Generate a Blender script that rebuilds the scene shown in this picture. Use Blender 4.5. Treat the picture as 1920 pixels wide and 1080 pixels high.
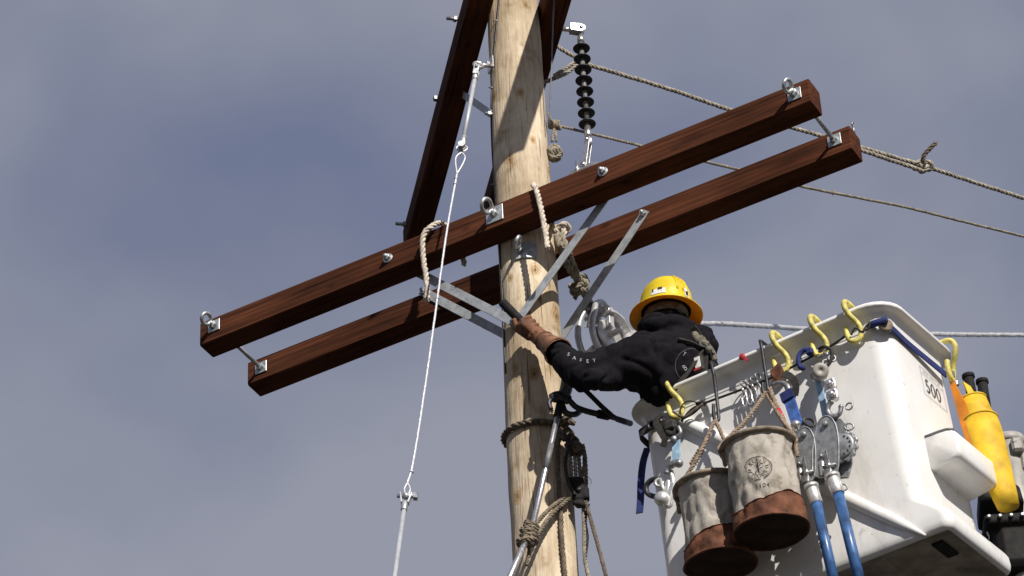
import bpy, bmesh, math, random
from mathutils import Vector, Matrix, noise
from mathutils.bvhtree import BVHTree
random.seed(7)
V = Vector
for o in list(bpy.data.objects): bpy.data.objects.remove(o, do_unlink=True)
scn = bpy.context.scene
COL = scn.collection
rad = math.radians

# ------------------------------------------------------------------ camera
FPX, ELEV, ROLL, AZ = 6170.4, 0.6736, -0.0548, -0.0066
CAM = V((0, -11.145, 1.6))
_F = V((math.sin(AZ)*math.cos(ELEV), math.cos(AZ)*math.cos(ELEV), math.sin(ELEV)))
_R0 = V((math.cos(AZ), -math.sin(AZ), 0)); _U0 = _R0.cross(_F)
_R = _R0*math.cos(ROLL) + _U0*math.sin(ROLL); _U = -_R0*math.sin(ROLL) + _U0*math.cos(ROLL)
cd = bpy.data.cameras.new('camera'); cam = bpy.data.objects.new('camera', cd); COL.objects.link(cam)
cd.sensor_width = 36; cd.lens = FPX/1920*36; cd.clip_start = 0.1; cd.clip_end = 6000
m = Matrix((_R, _U, -_F)).transposed().to_4x4(); m.translation = CAM; cam.matrix_world = m
scn.camera = cam
scn.render.resolution_x, scn.render.resolution_y = 1024, 576

# ------------------------------------------------------------------ world and sun
SUN_DIR = V((-0.43, 1.0, -0.68)).normalized()          # direction the light travels
SUN_EL = math.asin(-SUN_DIR.z); SUN_AZ = math.atan2(-SUN_DIR.x, -SUN_DIR.y)
w = bpy.data.worlds.new('World'); scn.world = w; w.use_nodes = True
nt = w.node_tree; nt.nodes.clear()
def N(t, **k):
    n = nt.nodes.new(t)
    for a, b in k.items(): setattr(n, a, b)
    return n
out = N('ShaderNodeOutputWorld'); bg = N('ShaderNodeBackground'); bg.inputs['Strength'].default_value = 0.1
nt.links.new(bg.outputs[0], out.inputs[0])
sky = N('ShaderNodeTexSky', sky_type='NISHITA', sun_disc=False); sky.sun_elevation = SUN_EL; sky.sun_rotation = SUN_AZ
tc = N('ShaderNodeTexCoord')
mp = N('ShaderNodeMapping'); mp.inputs['Location'].default_value = (1.30, 0.2, 0.4); mp.inputs['Scale'].default_value = (1, 1, 1.5)
nt.links.new(tc.outputs['Generated'], mp.inputs[0])
n1 = N('ShaderNodeTexNoise'); n1.inputs['Scale'].default_value = 4.2; n1.inputs['Detail'].default_value = 5; n1.inputs['Roughness'].default_value = 0.42
n1.inputs['Distortion'].default_value = 0.25
nt.links.new(mp.outputs[0], n1.inputs['Vector'])
n2 = N('ShaderNodeTexNoise'); n2.inputs['Scale'].default_value = 11; n2.inputs['Detail'].default_value = 4; n2.inputs['Roughness'].default_value = 0.45
nt.links.new(mp.outputs[0], n2.inputs['Vector'])
mixn = N('ShaderNodeMix', data_type='FLOAT'); mixn.inputs[0].default_value = 0.2
nt.links.new(n1.outputs[0], mixn.inputs[2]); nt.links.new(n2.outputs[0], mixn.inputs[3])
cr = N('ShaderNodeValToRGB'); nt.links.new(mixn.outputs[0], cr.inputs[0])
cr.color_ramp.elements[0].position = 0.35; cr.color_ramp.elements[0].color = (1.18, 1.45, 2.52, 1)
cr.color_ramp.elements[1].position = 0.60; cr.color_ramp.elements[1].color = (2.86, 2.98, 3.60, 1)
e_ = cr.color_ramp.elements.new(0.47); e_.color = (1.90, 2.09, 2.92, 1)
mx = N('ShaderNodeMix', data_type='RGBA'); mx.inputs[0].default_value = 0.93
nt.links.new(sky.outputs[0], mx.inputs[6]); nt.links.new(cr.outputs[0], mx.inputs[7]); nt.links.new(mx.outputs[2], bg.inputs['Color'])
sd = bpy.data.lights.new('sun', 'SUN'); sd.energy = 5.0; sd.angle = rad(0.53); sd.color = (1, 0.95, 0.87)
sun = bpy.data.objects.new('sun', sd); COL.objects.link(sun); sun.rotation_euler = SUN_DIR.to_track_quat('-Z', 'Y').to_euler(); sun.location = (4, -14, 20)
scn.view_settings.view_transform = 'Standard'; scn.view_settings.look = 'None'; scn.view_settings.gamma = 1; scn.view_settings.exposure = 0.12
scn.view_settings.use_curve_mapping = False

# ------------------------------------------------------------------ geometry helpers
def ray(px, py): return (_F*FPX + _R*(px-960) + _U*(540-py)).normalized()
def at(px, py, Y):                               # point of the place at depth plane y = Y
    d = ray(px, py); return CAM + d*((Y-CAM.y)/d.y)
def onp(px, py, P, n):
    d = ray(px, py); return CAM + d*((P-CAM).dot(n)/d.dot(n))
def ats(*pts): return [at(*p) for p in pts]
def lerp(a, b, t): return a+(b-a)*t
def smooth(pts, n=8, closed=False):
    out = []; m = len(pts)
    rng = range(m if closed else m-1)
    for i in rng:
        if closed: p0, p1, p2, p3 = pts[(i-1) % m], pts[i], pts[(i+1) % m], pts[(i+2) % m]
        else: p0, p1, p2, p3 = pts[max(i-1, 0)], pts[i], pts[i+1], pts[min(i+2, m-1)]
        for j in range(n):
            t = j/n
            out.append(0.5*((2*p1)+(p2-p0)*t+(2*p0-5*p1+4*p2-p3)*t*t+(3*p1-p0-3*p2+p3)*t**3))
    if not closed: out.append(pts[-1].copy())
    return out
def resample(pts, ds):
    out = [pts[0].copy()]; acc = 0
    for a, b in zip(pts, pts[1:]):
        L = (b-a).length
        if L < 1e-9: continue
        d = ds-acc
        while d <= L: out.append(a.lerp(b, d/L)); d += ds
        acc = L-(d-ds)
    return out
def frames(pts, closed=False):
    T = []
    m = len(pts)
    for i in range(m):
        a = pts[(i-1) % m] if closed or i > 0 else pts[i]; b = pts[(i+1) % m] if closed or i < m-1 else pts[i]
        t = (b-a); T.append(t.normalized() if t.length > 1e-9 else V((0, 0, 1)))
    u = T[0].orthogonal().normalized(); fr = []
    for i in range(m):
        u = (u-T[i]*u.dot(T[i]))
        u = u.normalized() if u.length > 1e-6 else T[i].orthogonal().normalized()
        fr.append((T[i], u, T[i].cross(u)))
    return fr
class MB:
    def __init__(s): s.v = []; s.f = []; s.sm = []
    def add(s, vs, fs, sm=True):
        b = len(s.v); s.v += [V(x) for x in vs]; s.f += [tuple(i+b for i in f) for f in fs]; s.sm += [sm]*len(fs); return s
    def box(s, c, size, ax=None, ch=0.002):
        X, Y, Z = ax if ax else (V((1, 0, 0)), V((0, 1, 0)), V((0, 0, 1)))
        h = [x/2 for x in size]; ch = min(ch, min(h)*0.6); vs = []; idx = {}
        for sx in (-1, 1):
            for sy in (-1, 1):
                for sz in (-1, 1):
                    for k in range(3):
                        p = [sx*h[0], sy*h[1], sz*h[2]]
                        for j in range(3):
                            if j != k: p[j] -= (sx, sy, sz)[j]*ch
                        idx[(sx, sy, sz, k)] = len(vs); vs.append(c+X*p[0]+Y*p[1]+Z*p[2])
        fs = []
        def q(l):
            pts = [vs[i] for i in l]; n = (pts[1]-pts[0]).cross(pts[2]-pts[0]); cen = sum(pts, V())/len(pts)
            fs.append(l if n.dot(cen-c) > 0 else l[::-1])
        for k in range(3):
            a, b = [j for j in range(3) if j != k]
            for sg in (-1, 1):
                def key(sa, sb):
                    t = [0, 0, 0]; t[k] = sg; t[a] = sa; t[b] = sb; return idx[(*t, k)]
                q([key(-1, -1), key(1, -1), key(1, 1), key(-1, 1)])
        for k in range(3):                       # edges running along k
            a, b = [j for j in range(3) if j != k]
            for sa in (-1, 1):
                for sb in (-1, 1):
                    def key(sk, f):
                        t = [0, 0, 0]; t[k] = sk; t[a] = sa; t[b] = sb; return idx[(*t, f)]
                    q([key(-1, a), key(1, a), key(1, b), key(-1, b)])
        for sx in (-1, 1):
            for sy in (-1, 1):
                for sz in (-1, 1): q([idx[(sx, sy, sz, k)] for k in range(3)])
        return s.add(vs, fs, False)
    def tube(s, pts, r, n=10, closed=False, flat=1.0, updir=None):
        fr = frames(pts, closed); m = len(pts); vs = []
        for i, p in enumerate(pts):
            R = r[i] if isinstance(r, (list, tuple)) else r
            t, a, b = fr[i]
            if updir is not None:
                a = (updir-t*updir.dot(t)).normalized(); b = t.cross(a)
            for j in range(n):
                th = 2*math.pi*j/n; vs.append(p+a*(R*math.cos(th))+b*(R*flat*math.sin(th)))
        fs = []
        for i in range(m if closed else m-1):
            k = (i+1) % m
            for j in range(n): fs.append((i*n+j, i*n+(j+1) % n, k*n+(j+1) % n, k*n+j))
        if not closed: fs.append(tuple(range(n))[::-1]); fs.append(tuple(range((m-1)*n, m*n)))
        return s.add(vs, fs)
    def cyl(s, a, b, r, n=12, r2=None, ch=0.0):
        a, b = V(a), V(b); d = (b-a).normalized(); r2 = r if r2 is None else r2
        if ch: return s.tube([a, a+d*1e-5, a+d*ch, b-d*ch, b-d*1e-5, b], [r-ch, r-ch, r, r2, r2-ch, r2-ch], n)
        return s.tube([a, b], [r, r2], n)
    def rope(s, pts, r, pitch=None, n=6, k=3, closed=False):
        pitch = pitch or 6.2*r
        P = resample(pts, max(r*0.55, 0.0035)); P = [p+V((noise.noise(p*31), noise.noise(p*31+V((7, 3, 1))), noise.noise(p*31+V((1, 9, 5)))))*(r*0.16) for p in P]; fr = frames(P, closed)
        for j in range(k):
            c = []
            for i, p in enumerate(P):
                th = 2*math.pi*(i*max(r*0.55, 0.0035)/pitch+j/k)+0.7*noise.noise(p*14); t, a, b = fr[i]
                c.append(p+(a*math.cos(th)+b*math.sin(th))*(r*0.52))
            s.tube(c, [r*(0.54+0.06*noise.noise(p*60+V((j*5, 0, 0)))) for p in c], n)
        return s
    def lathe(s, prof, o, axis, n=24, sq=1.0, xdir=None, sm=True):
        axis = axis.normalized(); a = (xdir-axis*xdir.dot(axis)).normalized() if xdir is not None else axis.orthogonal().normalized(); b = axis.cross(a)
        vs = []; fs = []; m = len(prof)
        for r, h in prof:
            for j in range(n):
                th = 2*math.pi*j/n; vs.append(o+axis*h+a*(r*math.cos(th))+b*(r*sq*math.sin(th)))
        for i in range(m-1):
            for j in range(n): fs.append((i*n+j, i*n+(j+1) % n, (i+1)*n+(j+1) % n, (i+1)*n+j))
        fs.append(tuple(range(n))[::-1]); fs.append(tuple(range((m-1)*n, m*n)))
        return s.add(vs, fs, sm)
    def torus(s, c, axis, R, r, n=20, k=8, sq=1.0, xdir=None):
        axis = axis.normalized(); a = (xdir-axis*xdir.dot(axis)).normalized() if xdir is not None else axis.orthogonal().normalized(); b = axis.cross(a)
        return s.tube([c+a*(R*math.cos(2*math.pi*i/n))+b*(R*sq*math.sin(2*math.pi*i/n)) for i in range(n)], r, k, closed=True)
    def plate(s, outline, o, X, Y, th, ch=0.0015):
        Nn = X.cross(Y).normalized(); m = len(outline)
        cx = sum(p[0] for p in outline)/m; cy = sum(p[1] for p in outline)/m
        def sh(p, k):
            d = math.hypot(p[0]-cx, p[1]-cy); q = max(0, 1-k/d) if d > 1e-6 else 1
            return (cx+(p[0]-cx)*q, cy+(p[1]-cy)*q)
        vs = []
        for k, z in ((ch, 0), (0, ch), (0, th-ch), (ch, th)):
            for p in outline:
                q = sh(p, k); vs.append(o+X*q[0]+Y*q[1]+Nn*z)
        fs = [tuple(range(m))[::-1], tuple(range(3*m, 4*m))]
        for i in range(3):
            for j in range(m): fs.append((i*m+j, i*m+(j+1) % m, (i+1)*m+(j+1) % m, (i+1)*m+j))
        return s.add(vs, fs, False)
    def bar(s, a, b, wd, wid, th, ch=0.001):
        d = (b-a); L = d.length; d = d/L; wv = (wd-d*wd.dot(d)).normalized()
        return s.box((a+b)/2, (L, wid, th), (d, wv, d.cross(wv)), ch)
    def ribbon(s, pts, wdir, wid, th):
        m = len(pts); vs = []; fr = frames(pts)
        for i, p in enumerate(pts):
            wd = wdir[i] if isinstance(wdir, list) else wdir; t = fr[i][0]
            a = (wd-t*wd.dot(t)).normalized(); b = t.cross(a)
            for x, y in ((-1, -1), (1, -1), (1, 1), (-1, 1)): vs.append(p+a*(x*wid/2)+b*(y*th/2))
        fs = []
        for i in range(m-1):
            for j in range(4): fs.append((i*4+j, i*4+(j+1) % 4, i*4+4+(j+1) % 4, i*4+4+j))
        fs.append((3, 2, 1, 0)); k = (m-1)*4; fs.append((k, k+1, k+2, k+3))
        return s.add(vs, fs, False)
    def ball(s, c, r, sc=(1, 1, 1), ax=None, n=14, k=9):
        X, Y, Z = ax if ax else (V((1, 0, 0)), V((0, 1, 0)), V((0, 0, 1)))
        vs = [c-Z*r*sc[2]]; fs = []
        for i in range(1, k):
            ph = -math.pi/2+math.pi*i/k
            for j in range(n):
                th = 2*math.pi*j/n; vs.append(c+X*(r*sc[0]*math.cos(ph)*math.cos(th))+Y*(r*sc[1]*math.cos(ph)*math.sin(th))+Z*(r*sc[2]*math.sin(ph)))
        vs.append(c+Z*r*sc[2]); T = len(vs)-1
        for j in range(n): fs.append((0, 1+(j+1) % n, 1+j)); fs.append((T, T-n+j, T-n+(j+1) % n))
        for i in range(k-2):
            for j in range(n): fs.append((1+i*n+j, 1+i*n+(j+1) % n, 1+(i+1)*n+(j+1) % n, 1+(i+1)*n+j))
        return s.add(vs, fs)
    def cap(s, a, ra, b, rb, n=16):              # tapered capsule
        d = b-a; L = d.length
        if L < 1e-6: return s.ball(a, ra)
        d = d/L; prof = []
        for i in range(1, 6): t = math.pi/2*i/6; prof.append((ra*math.sin(t), -ra*math.cos(t)))
        prof.append((ra, 0)); prof.append((rb, L))
        for i in range(5, 0, -1): t = math.pi/2*i/6; prof.append((rb*math.sin(t), L+rb*math.cos(t)))
        return s.lathe(prof, a, d, n)
WM = {}
def build(name, mb, mat, parent=None, M=None, loc=None):
    """one mesh object; mb is in world space, or in the local space of M"""
    me = bpy.data.meshes.new(name)
    if M is None:
        if parent is not None: Mo = WM[parent]
        else:
            l = loc if loc is not None else V(((min(v.x for v in mb.v)+max(v.x for v in mb.v))/2, (min(v.y for v in mb.v)+max(v.y for v in mb.v))/2, min(v.z for v in mb.v)))
            Mo = Matrix.Translation(l)
        inv = Mo.inverted(); vs = [inv @ v for v in mb.v]
    else: Mo = M; vs = mb.v
    me.from_pydata([tuple(v) for v in vs], [], mb.f); me.polygons.foreach_set('use_smooth', mb.sm)
    me.materials.append(mat); me.update()
    o = bpy.data.objects.new(name, me); COL.objects.link(o); WM[o] = Mo
    if parent is not None: o.parent = parent; o.matrix_basis = WM[parent].inverted() @ Mo
    else: o.matrix_basis = Mo
    return o
def tag(o, label, cat, group=None, kind=None):
    if label: o['label'] = label
    if cat: o['category'] = cat
    if group: o['group'] = group
    if kind: o['kind'] = kind
    return o
def thing(name, label, cat, loc, group=None):
    o = bpy.data.objects.new(name, None); COL.objects.link(o); o.empty_display_size = 0.05
    WM[o] = Matrix.Translation(loc); o.matrix_basis = WM[o]
    return tag(o, label, cat, group)
def remesh(mb, voxel, it=6, fac=0.5):
    me = bpy.data.meshes.new('tmp'); me.from_pydata([tuple(v) for v in mb.v], [], mb.f); me.update()
    o = bpy.data.objects.new('tmp', me); COL.objects.link(o)
    md = o.modifiers.new('r', 'REMESH'); md.mode = 'VOXEL'; md.voxel_size = voxel
    if it: s_ = o.modifiers.new('s', 'SMOOTH'); s_.factor = fac; s_.iterations = it
    dg = bpy.context.evaluated_depsgraph_get(); ev = o.evaluated_get(dg); m2 = ev.to_mesh()
    r = MB(); r.v = [v.co.copy() for v in m2.vertices]; r.f = [tuple(p.vertices) for p in m2.polygons]; r.sm = [True]*len(r.f)
    nr = [v.normal.copy() for v in m2.vertices]
    ev.to_mesh_clear(); bpy.data.objects.remove(o, do_unlink=True); bpy.data.meshes.remove(me)
    return r, nr
def text2d(txt, size, extr=0.0, spacing=1.0, thin=0.0):
    c = bpy.data.curves.new('t', 'FONT'); c.body = txt; c.size = size; c.align_x = 'CENTER'; c.align_y = 'CENTER'; c.space_character = spacing; c.offset = -thin; c.resolution_u = 3
    o = bpy.data.objects.new('t', c); COL.objects.link(o); dg = bpy.context.evaluated_depsgraph_get(); ev = o.evaluated_get(dg); me = ev.to_mesh()
    vs = [(v.co.x, v.co.y) for v in me.vertices]; fs = [tuple(p.vertices) for p in me.polygons]
    ev.to_mesh_clear(); bpy.data.objects.remove(o, do_unlink=True); bpy.data.curves.remove(c)
    return vs, fs

# ------------------------------------------------------------------ materials
def mat(name, col, rough=0.6, metal=0.0, var=0.15, scale=12, bump=0.0, bscale=60, stretch=(1, 1, 1), col2=None, spec=0.5, rvar=0.0, detail=5):
    m = bpy.data.materials.new(name); m.use_nodes = True; t = m.node_tree; b = t.nodes['Principled BSDF']
    tcn = t.nodes.new('ShaderNodeTexCoord'); mpn = t.nodes.new('ShaderNodeMapping'); mpn.inputs['Scale'].default_value = stretch
    t.links.new(tcn.outputs['Object'], mpn.inputs[0])
    nz = t.nodes.new('ShaderNodeTexNoise'); nz.inputs['Scale'].default_value = scale; nz.inputs['Detail'].default_value = detail; nz.inputs['Roughness'].default_value = 0.6
    t.links.new(mpn.outputs[0], nz.inputs['Vector'])
    r = t.nodes.new('ShaderNodeValToRGB'); t.links.new(nz.outputs[0], r.inputs[0])
    r.color_ramp.elements[0].position = 0.32; r.color_ramp.elements[1].position = 0.68
    c2 = col2 if col2 else tuple(c*(1-2*var) for c in col)
    r.color_ramp.elements[0].color = (*c2, 1); r.color_ramp.elements[1].color = (*(tuple(min(1, c*(1+var)) for c in col) if not col2 else col), 1)
    t.links.new(r.outputs[0], b.inputs['Base Color'])
    b.inputs['Roughness'].default_value = rough; b.inputs['Metallic'].default_value = metal; b.inputs['Specular IOR Level'].default_value = spec
    if rvar:
        mr = t.nodes.new('ShaderNodeMapRange'); mr.inputs[3].default_value = rough-rvar; mr.inputs[4].default_value = rough+rvar
        t.links.new(nz.outputs[0], mr.inputs[0]); t.links.new(mr.outputs[0], b.inputs['Roughness'])
    if bump:
        n2 = t.nodes.new('ShaderNodeTexNoise'); n2.inputs['Scale'].default_value = bscale; n2.inputs['Detail'].default_value = 4
        t.links.new(mpn.outputs[0], n2.inputs['Vector'])
        bp = t.nodes.new('ShaderNodeBump'); bp.inputs['Strength'].default_value = bump; bp.inputs['Distance'].default_value = 0.004
        t.links.new(n2.outputs[0], bp.inputs['Height']); t.links.new(bp.outputs[0], b.inputs['Normal'])
    return m
MT = {}
MT['arm'] = None
MT['galv'] = mat('galvanised_steel', (0.50, 0.52, 0.54), 0.5, 0.75, 0.2, 40, 0.15, 150, rvar=0.12)
MT['brace'] = mat('galvanised_flat_bar', (0.42, 0.44, 0.46), 0.6, 0.55, 0.15, 30, 0.1, 120)
MT['bright'] = mat('bright_steel', (0.72, 0.70, 0.70), 0.30, 0.9, 0.12, 50, 0.1, 160, rvar=0.1)
MT['alu'] = mat('cast_aluminium', (0.66, 0.65, 0.65), 0.42, 0.6, 0.12, 40, 0.12, 200)
MT['alucable'] = mat('aluminium_strand', (0.80, 0.79, 0.78), 0.3, 0.55, 0.1, 30)
MT['steel'] = mat('dull_steel', (0.33, 0.33, 0.34), 0.5, 0.8, 0.25, 50, 0.2, 160)
MT['dsteel'] = mat('dark_steel', (0.06, 0.06, 0.065), 0.5, 0.6, 0.3, 50, 0.1)
MT['hoist'] = mat('hoist_casting', (0.36, 0.37, 0.38), 0.5, 0.55, 0.2, 40, 0.15, 180, rvar=0.1)
MT['poly'] = mat('black_polymer', (0.018, 0.017, 0.02), 0.5, 0, 0.2, 30)
MT['grayrod'] = mat('grey_sheath', (0.16, 0.16, 0.17), 0.5, 0, 0.2, 30)
MT['rope'] = mat('manila_rope', (0.36, 0.32, 0.265), 0.9, 0, 0.3, 45, 0.4, 260)
MT['ropew'] = mat('white_rope', (0.62, 0.54, 0.45), 0.9, 0, 0.25, 50, 0.4, 260)
MT['ropeg'] = mat('weathered_rope', (0.30, 0.26, 0.20), 0.92, 0, 0.3, 50, 0.4, 260)
MT['roped'] = mat('dirty_rope', (0.15, 0.115, 0.085), 0.92, 0, 0.35, 50, 0.4, 260)
MT['ropeb'] = mat('brown_handle_rope', (0.30, 0.22, 0.16), 0.92, 0, 0.3, 60, 0.4, 260)
MT['ropem'] = mat('grubby_rope', (0.21, 0.17, 0.125), 0.92, 0, 0.35, 50, 0.4, 260)
MT['cord'] = mat('black_cord', (0.03, 0.028, 0.028), 0.8, 0, 0.3, 50)
MT['strand'] = mat('guy_strand', (0.72, 0.72, 0.76), 0.42, 0.55, 0.12, 60)
MT['fglass'] = mat('grey_fibreglass_rod', (0.46, 0.47, 0.50), 0.4, 0.1, 0.1, 30)
MT['white'] = None
MT['hat'] = mat('yellow_hard_hat', (0.88, 0.66, 0.025), 0.42, 0, 0.10, 14, 0.06, 60, rvar=0.12)
MT['hatin'] = mat('hard_hat_lining', (0.02, 0.016, 0.014), 0.8, 0, 0.1, 20)
MT['hood'] = mat('black_cotton_fleece', (0.0105, 0.0095, 0.0125), 0.95, 0, 0.2, 25, 0.5, 220, spec=0.1)
MT['trouser'] = mat('dark_work_trousers', (0.03, 0.032, 0.04), 0.95, 0, 0.2, 25, 0.4, 200, spec=0.2)
MT['skin'] = mat('skin', (0.45, 0.26, 0.18), 0.55, 0, 0.1, 20)
MT['hair'] = mat('dark_hair', (0.016, 0.011, 0.008), 0.7, 0, 0.3, 60)
MT['glove'] = mat('brown_leather_glove', (0.175, 0.072, 0.036), 0.8, 0, 0.3, 22, 0.5, 110)
MT['glovep'] = mat('pale_leather_palm', (0.21, 0.095, 0.05), 0.8, 0, 0.3, 22, 0.5, 110)
MT['rubber'] = mat('black_rubber', (0.014, 0.013, 0.013), 0.75, 0, 0.3, 40, 0.3, 160, spec=0.25)
MT['web'] = mat('dark_webbing', (0.035, 0.032, 0.028), 0.85, 0, 0.3, 60, 0.4, 260)
MT['webg'] = mat('olive_webbing', (0.17, 0.15, 0.11), 0.85, 0, 0.3, 60, 0.4, 260)
MT['leather'] = mat('saddle_leather', (0.155, 0.062, 0.034), 0.8, 0, 0.35, 14, 0.5, 90, spec=0.25)
MT['leatherd'] = mat('underside_shade_leather', (0.035, 0.018, 0.012), 0.85, 0, 0.4, 10, 0.4, 60, spec=0.2)  # leather darkened in colour for the shade under the canvas buckets
MT['canvas'] = None
MT['canvrim'] = mat('canvas_hem', (0.25, 0.20, 0.15), 0.9, 0, 0.3, 30, 0.4, 240)
MT['ink'] = mat('black_ink', (0.035, 0.03, 0.03), 0.9, 0, 0.3, 90)
MT['inkg'] = mat('grey_ink', (0.12, 0.12, 0.13), 0.9, 0, 0.3, 90)
MT['print'] = mat('white_print', (0.75, 0.74, 0.72), 0.9, 0, 0.15, 90)
MT['printg'] = mat('faded_white_print', (0.42, 0.41, 0.42), 0.9, 0, 0.3, 120)
MT['blue'] = mat('blue_webbing', (0.05, 0.13, 0.42), 0.8, 0, 0.25, 40, 0.4, 260)
MT['navy'] = mat('navy_webbing', (0.012, 0.022, 0.13), 0.8, 0, 0.25, 40, 0.4, 260)
MT['sky'] = mat('pale_blue_webbing', (0.33, 0.50, 0.66), 0.8, 0, 0.2, 40, 0.4, 260)
MT['handle'] = mat('blue_fibreglass_handle', (0.045, 0.12, 0.30), 0.35, 0, 0.3, 18, rvar=0.1)
MT['hook'] = mat('yellow_coated_hook', (0.72, 0.62, 0.17), 0.55, 0, 0.25, 28, 0.25, 120, rvar=0.12)
MT['vinyl'] = mat('yellow_vinyl', (0.72, 0.45, 0.014), 0.7, 0, 0.2, 9, 0.3, 40)
MT['orange'] = mat('orange_vinyl', (0.62, 0.20, 0.008), 0.55, 0, 0.15, 12, 0.25, 40)
MT['grey'] = mat('grey_paint', (0.36, 0.34, 0.31), 0.55, 0, 0.25, 8, 0.1, 60)
MT['red'] = mat('red_tape', (0.45, 0.02, 0.03), 0.7, 0, 0.2, 40)
MT['ground'] = mat('asphalt_and_scrub_ground', (0.05, 0.048, 0.04), 0.95, 0, 0.3, 0.4)

def wood_arm():
    m = bpy.data.materials.new('treated_fir_timber'); m.use_nodes = True; t = m.node_tree; b = t.nodes['Principled BSDF']
    tcn = t.nodes.new('ShaderNodeTexCoord'); mp1 = t.nodes.new('ShaderNodeMapping'); mp1.inputs['Scale'].default_value = (0.7, 9, 9)
    t.links.new(tcn.outputs['Object'], mp1.inputs[0])
    oi = t.nodes.new('ShaderNodeObjectInfo'); av = t.nodes.new('ShaderNodeVectorMath'); av.operation = 'ADD'
    mu = t.nodes.new('ShaderNodeMath'); mu.operation = 'MULTIPLY'; mu.inputs[1].default_value = 37
    t.links.new(oi.outputs['Random'], mu.inputs[0]); t.links.new(mp1.outputs[0], av.inputs[0]); t.links.new(mu.outputs[0], av.inputs[1])
    nz = t.nodes.new('ShaderNodeTexNoise'); nz.inputs['Scale'].default_value = 4; nz.inputs['Detail'].default_value = 8; nz.inputs['Roughness'].default_value = 0.62
    t.links.new(av.outputs[0], nz.inputs['Vector'])
    wv = t.nodes.new('ShaderNodeTexWave'); wv.wave_type = 'BANDS'; wv.bands_direction = 'Z'; wv.inputs['Scale'].default_value = 1.3; wv.inputs['Distortion'].default_value = 7.0
    wv.inputs['Detail'].default_value = 3; wv.inputs['Detail Scale'].default_value = 1.5
    t.links.new(av.outputs[0], wv.inputs['Vector'])
    nl = t.nodes.new('ShaderNodeTexNoise'); nl.inputs['Scale'].default_value = 1.6; nl.inputs['Detail'].default_value = 3
    mp2 = t.nodes.new('ShaderNodeMapping'); mp2.inputs['Scale'].default_value = (1.2, 3, 3); t.links.new(tcn.outputs['Object'], mp2.inputs[0]); t.links.new(mp2.outputs[0], nl.inputs['Vector'])
    r1 = t.nodes.new('ShaderNodeValToRGB'); t.links.new(nz.outputs[0], r1.inputs[0])
    r1.color_ramp.elements[0].position = 0.22; r1.color_ramp.elements[0].color = (0.030, 0.0125, 0.0075, 1)
    r1.color_ramp.elements[1].position = 0.72; r1.color_ramp.elements[1].color = (0.128, 0.043, 0.021, 1)
    mxa = t.nodes.new('ShaderNodeMix'); mxa.data_type = 'RGBA'; mxa.blend_type = 'MULTIPLY'; mxa.inputs[0].default_value = 0.2
    rw = t.nodes.new('ShaderNodeValToRGB'); rw.color_ramp.elements[0].position = 0.1; rw.color_ramp.elements[0].color = (0.35, 0.33, 0.3, 1); rw.color_ramp.elements[1].position = 0.5
    t.links.new(wv.outputs[0], rw.inputs[0]); t.links.new(r1.outputs[0], mxa.inputs[6]); t.links.new(rw.outputs[0], mxa.inputs[7])
    mxb = t.nodes.new('ShaderNodeMix'); mxb.data_type = 'RGBA'; mxb.blend_type = 'MULTIPLY'; mxb.inputs[0].default_value = 0.8
    rl = t.nodes.new('ShaderNodeValToRGB'); rl.color_ramp.elements[0].position = 0.33; rl.color_ramp.elements[0].color = (0.42, 0.42, 0.42, 1); rl.color_ramp.elements[1].position = 0.62
    t.links.new(nl.outputs[0], rl.inputs[0]); t.links.new(mxa.outputs[2], mxb.inputs[6]); t.links.new(rl.outputs[0], mxb.inputs[7])
    sp = t.nodes.new('ShaderNodeTexNoise'); sp.inputs['Scale'].default_value = 1; sp.inputs['Detail'].default_value = 3; ms = t.nodes.new('ShaderNodeMapping'); ms.inputs['Scale'].default_value = (1.1, 55, 55)
    t.links.new(tcn.outputs['Object'], ms.inputs[0]); av2 = t.nodes.new('ShaderNodeVectorMath'); av2.operation = 'ADD'; t.links.new(ms.outputs[0], av2.inputs[0]); t.links.new(mu.outputs[0], av2.inputs[1]); t.links.new(av2.outputs[0], sp.inputs['Vector'])
    rs = t.nodes.new('ShaderNodeValToRGB'); rs.color_ramp.elements[0].position = 0.63; rs.color_ramp.elements[0].color = (1, 1, 1, 1); rs.color_ramp.elements[1].position = 0.68; rs.color_ramp.elements[1].color = (0.22, 0.2, 0.2, 1); t.links.new(sp.outputs[0], rs.inputs[0])
    mxc = t.nodes.new('ShaderNodeMix'); mxc.data_type = 'RGBA'; mxc.blend_type = 'MULTIPLY'; mxc.inputs[0].default_value = 0.8; t.links.new(mxb.outputs[2], mxc.inputs[6]); t.links.new(rs.outputs[0], mxc.inputs[7])
    kn = t.nodes.new('ShaderNodeTexVoronoi'); kn.inputs['Scale'].default_value = 1.0; mk = t.nodes.new('ShaderNodeMapping'); mk.inputs['Scale'].default_value = (4.2, 9, 9); t.links.new(tcn.outputs['Object'], mk.inputs[0]); av3 = t.nodes.new('ShaderNodeVectorMath'); av3.operation = 'ADD'; t.links.new(mk.outputs[0], av3.inputs[0]); t.links.new(mu.outputs[0], av3.inputs[1]); t.links.new(av3.outputs[0], kn.inputs['Vector'])
    rk = t.nodes.new('ShaderNodeValToRGB'); rk.color_ramp.elements[0].position = 0.05; rk.color_ramp.elements[0].color = (0.28, 0.22, 0.2, 1); rk.color_ramp.elements[1].position = 0.16; t.links.new(kn.outputs['Distance'], rk.inputs[0])
    mxd = t.nodes.new('ShaderNodeMix'); mxd.data_type = 'RGBA'; mxd.blend_type = 'MULTIPLY'; mxd.inputs[0].default_value = 0.75; t.links.new(mxc.outputs[2], mxd.inputs[6]); t.links.new(rk.outputs[0], mxd.inputs[7])
    t.links.new(mxd.outputs[2], b.inputs['Base Color']); b.inputs['Roughness'].default_value = 0.9; b.inputs['Specular IOR Level'].default_value = 0.08
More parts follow.
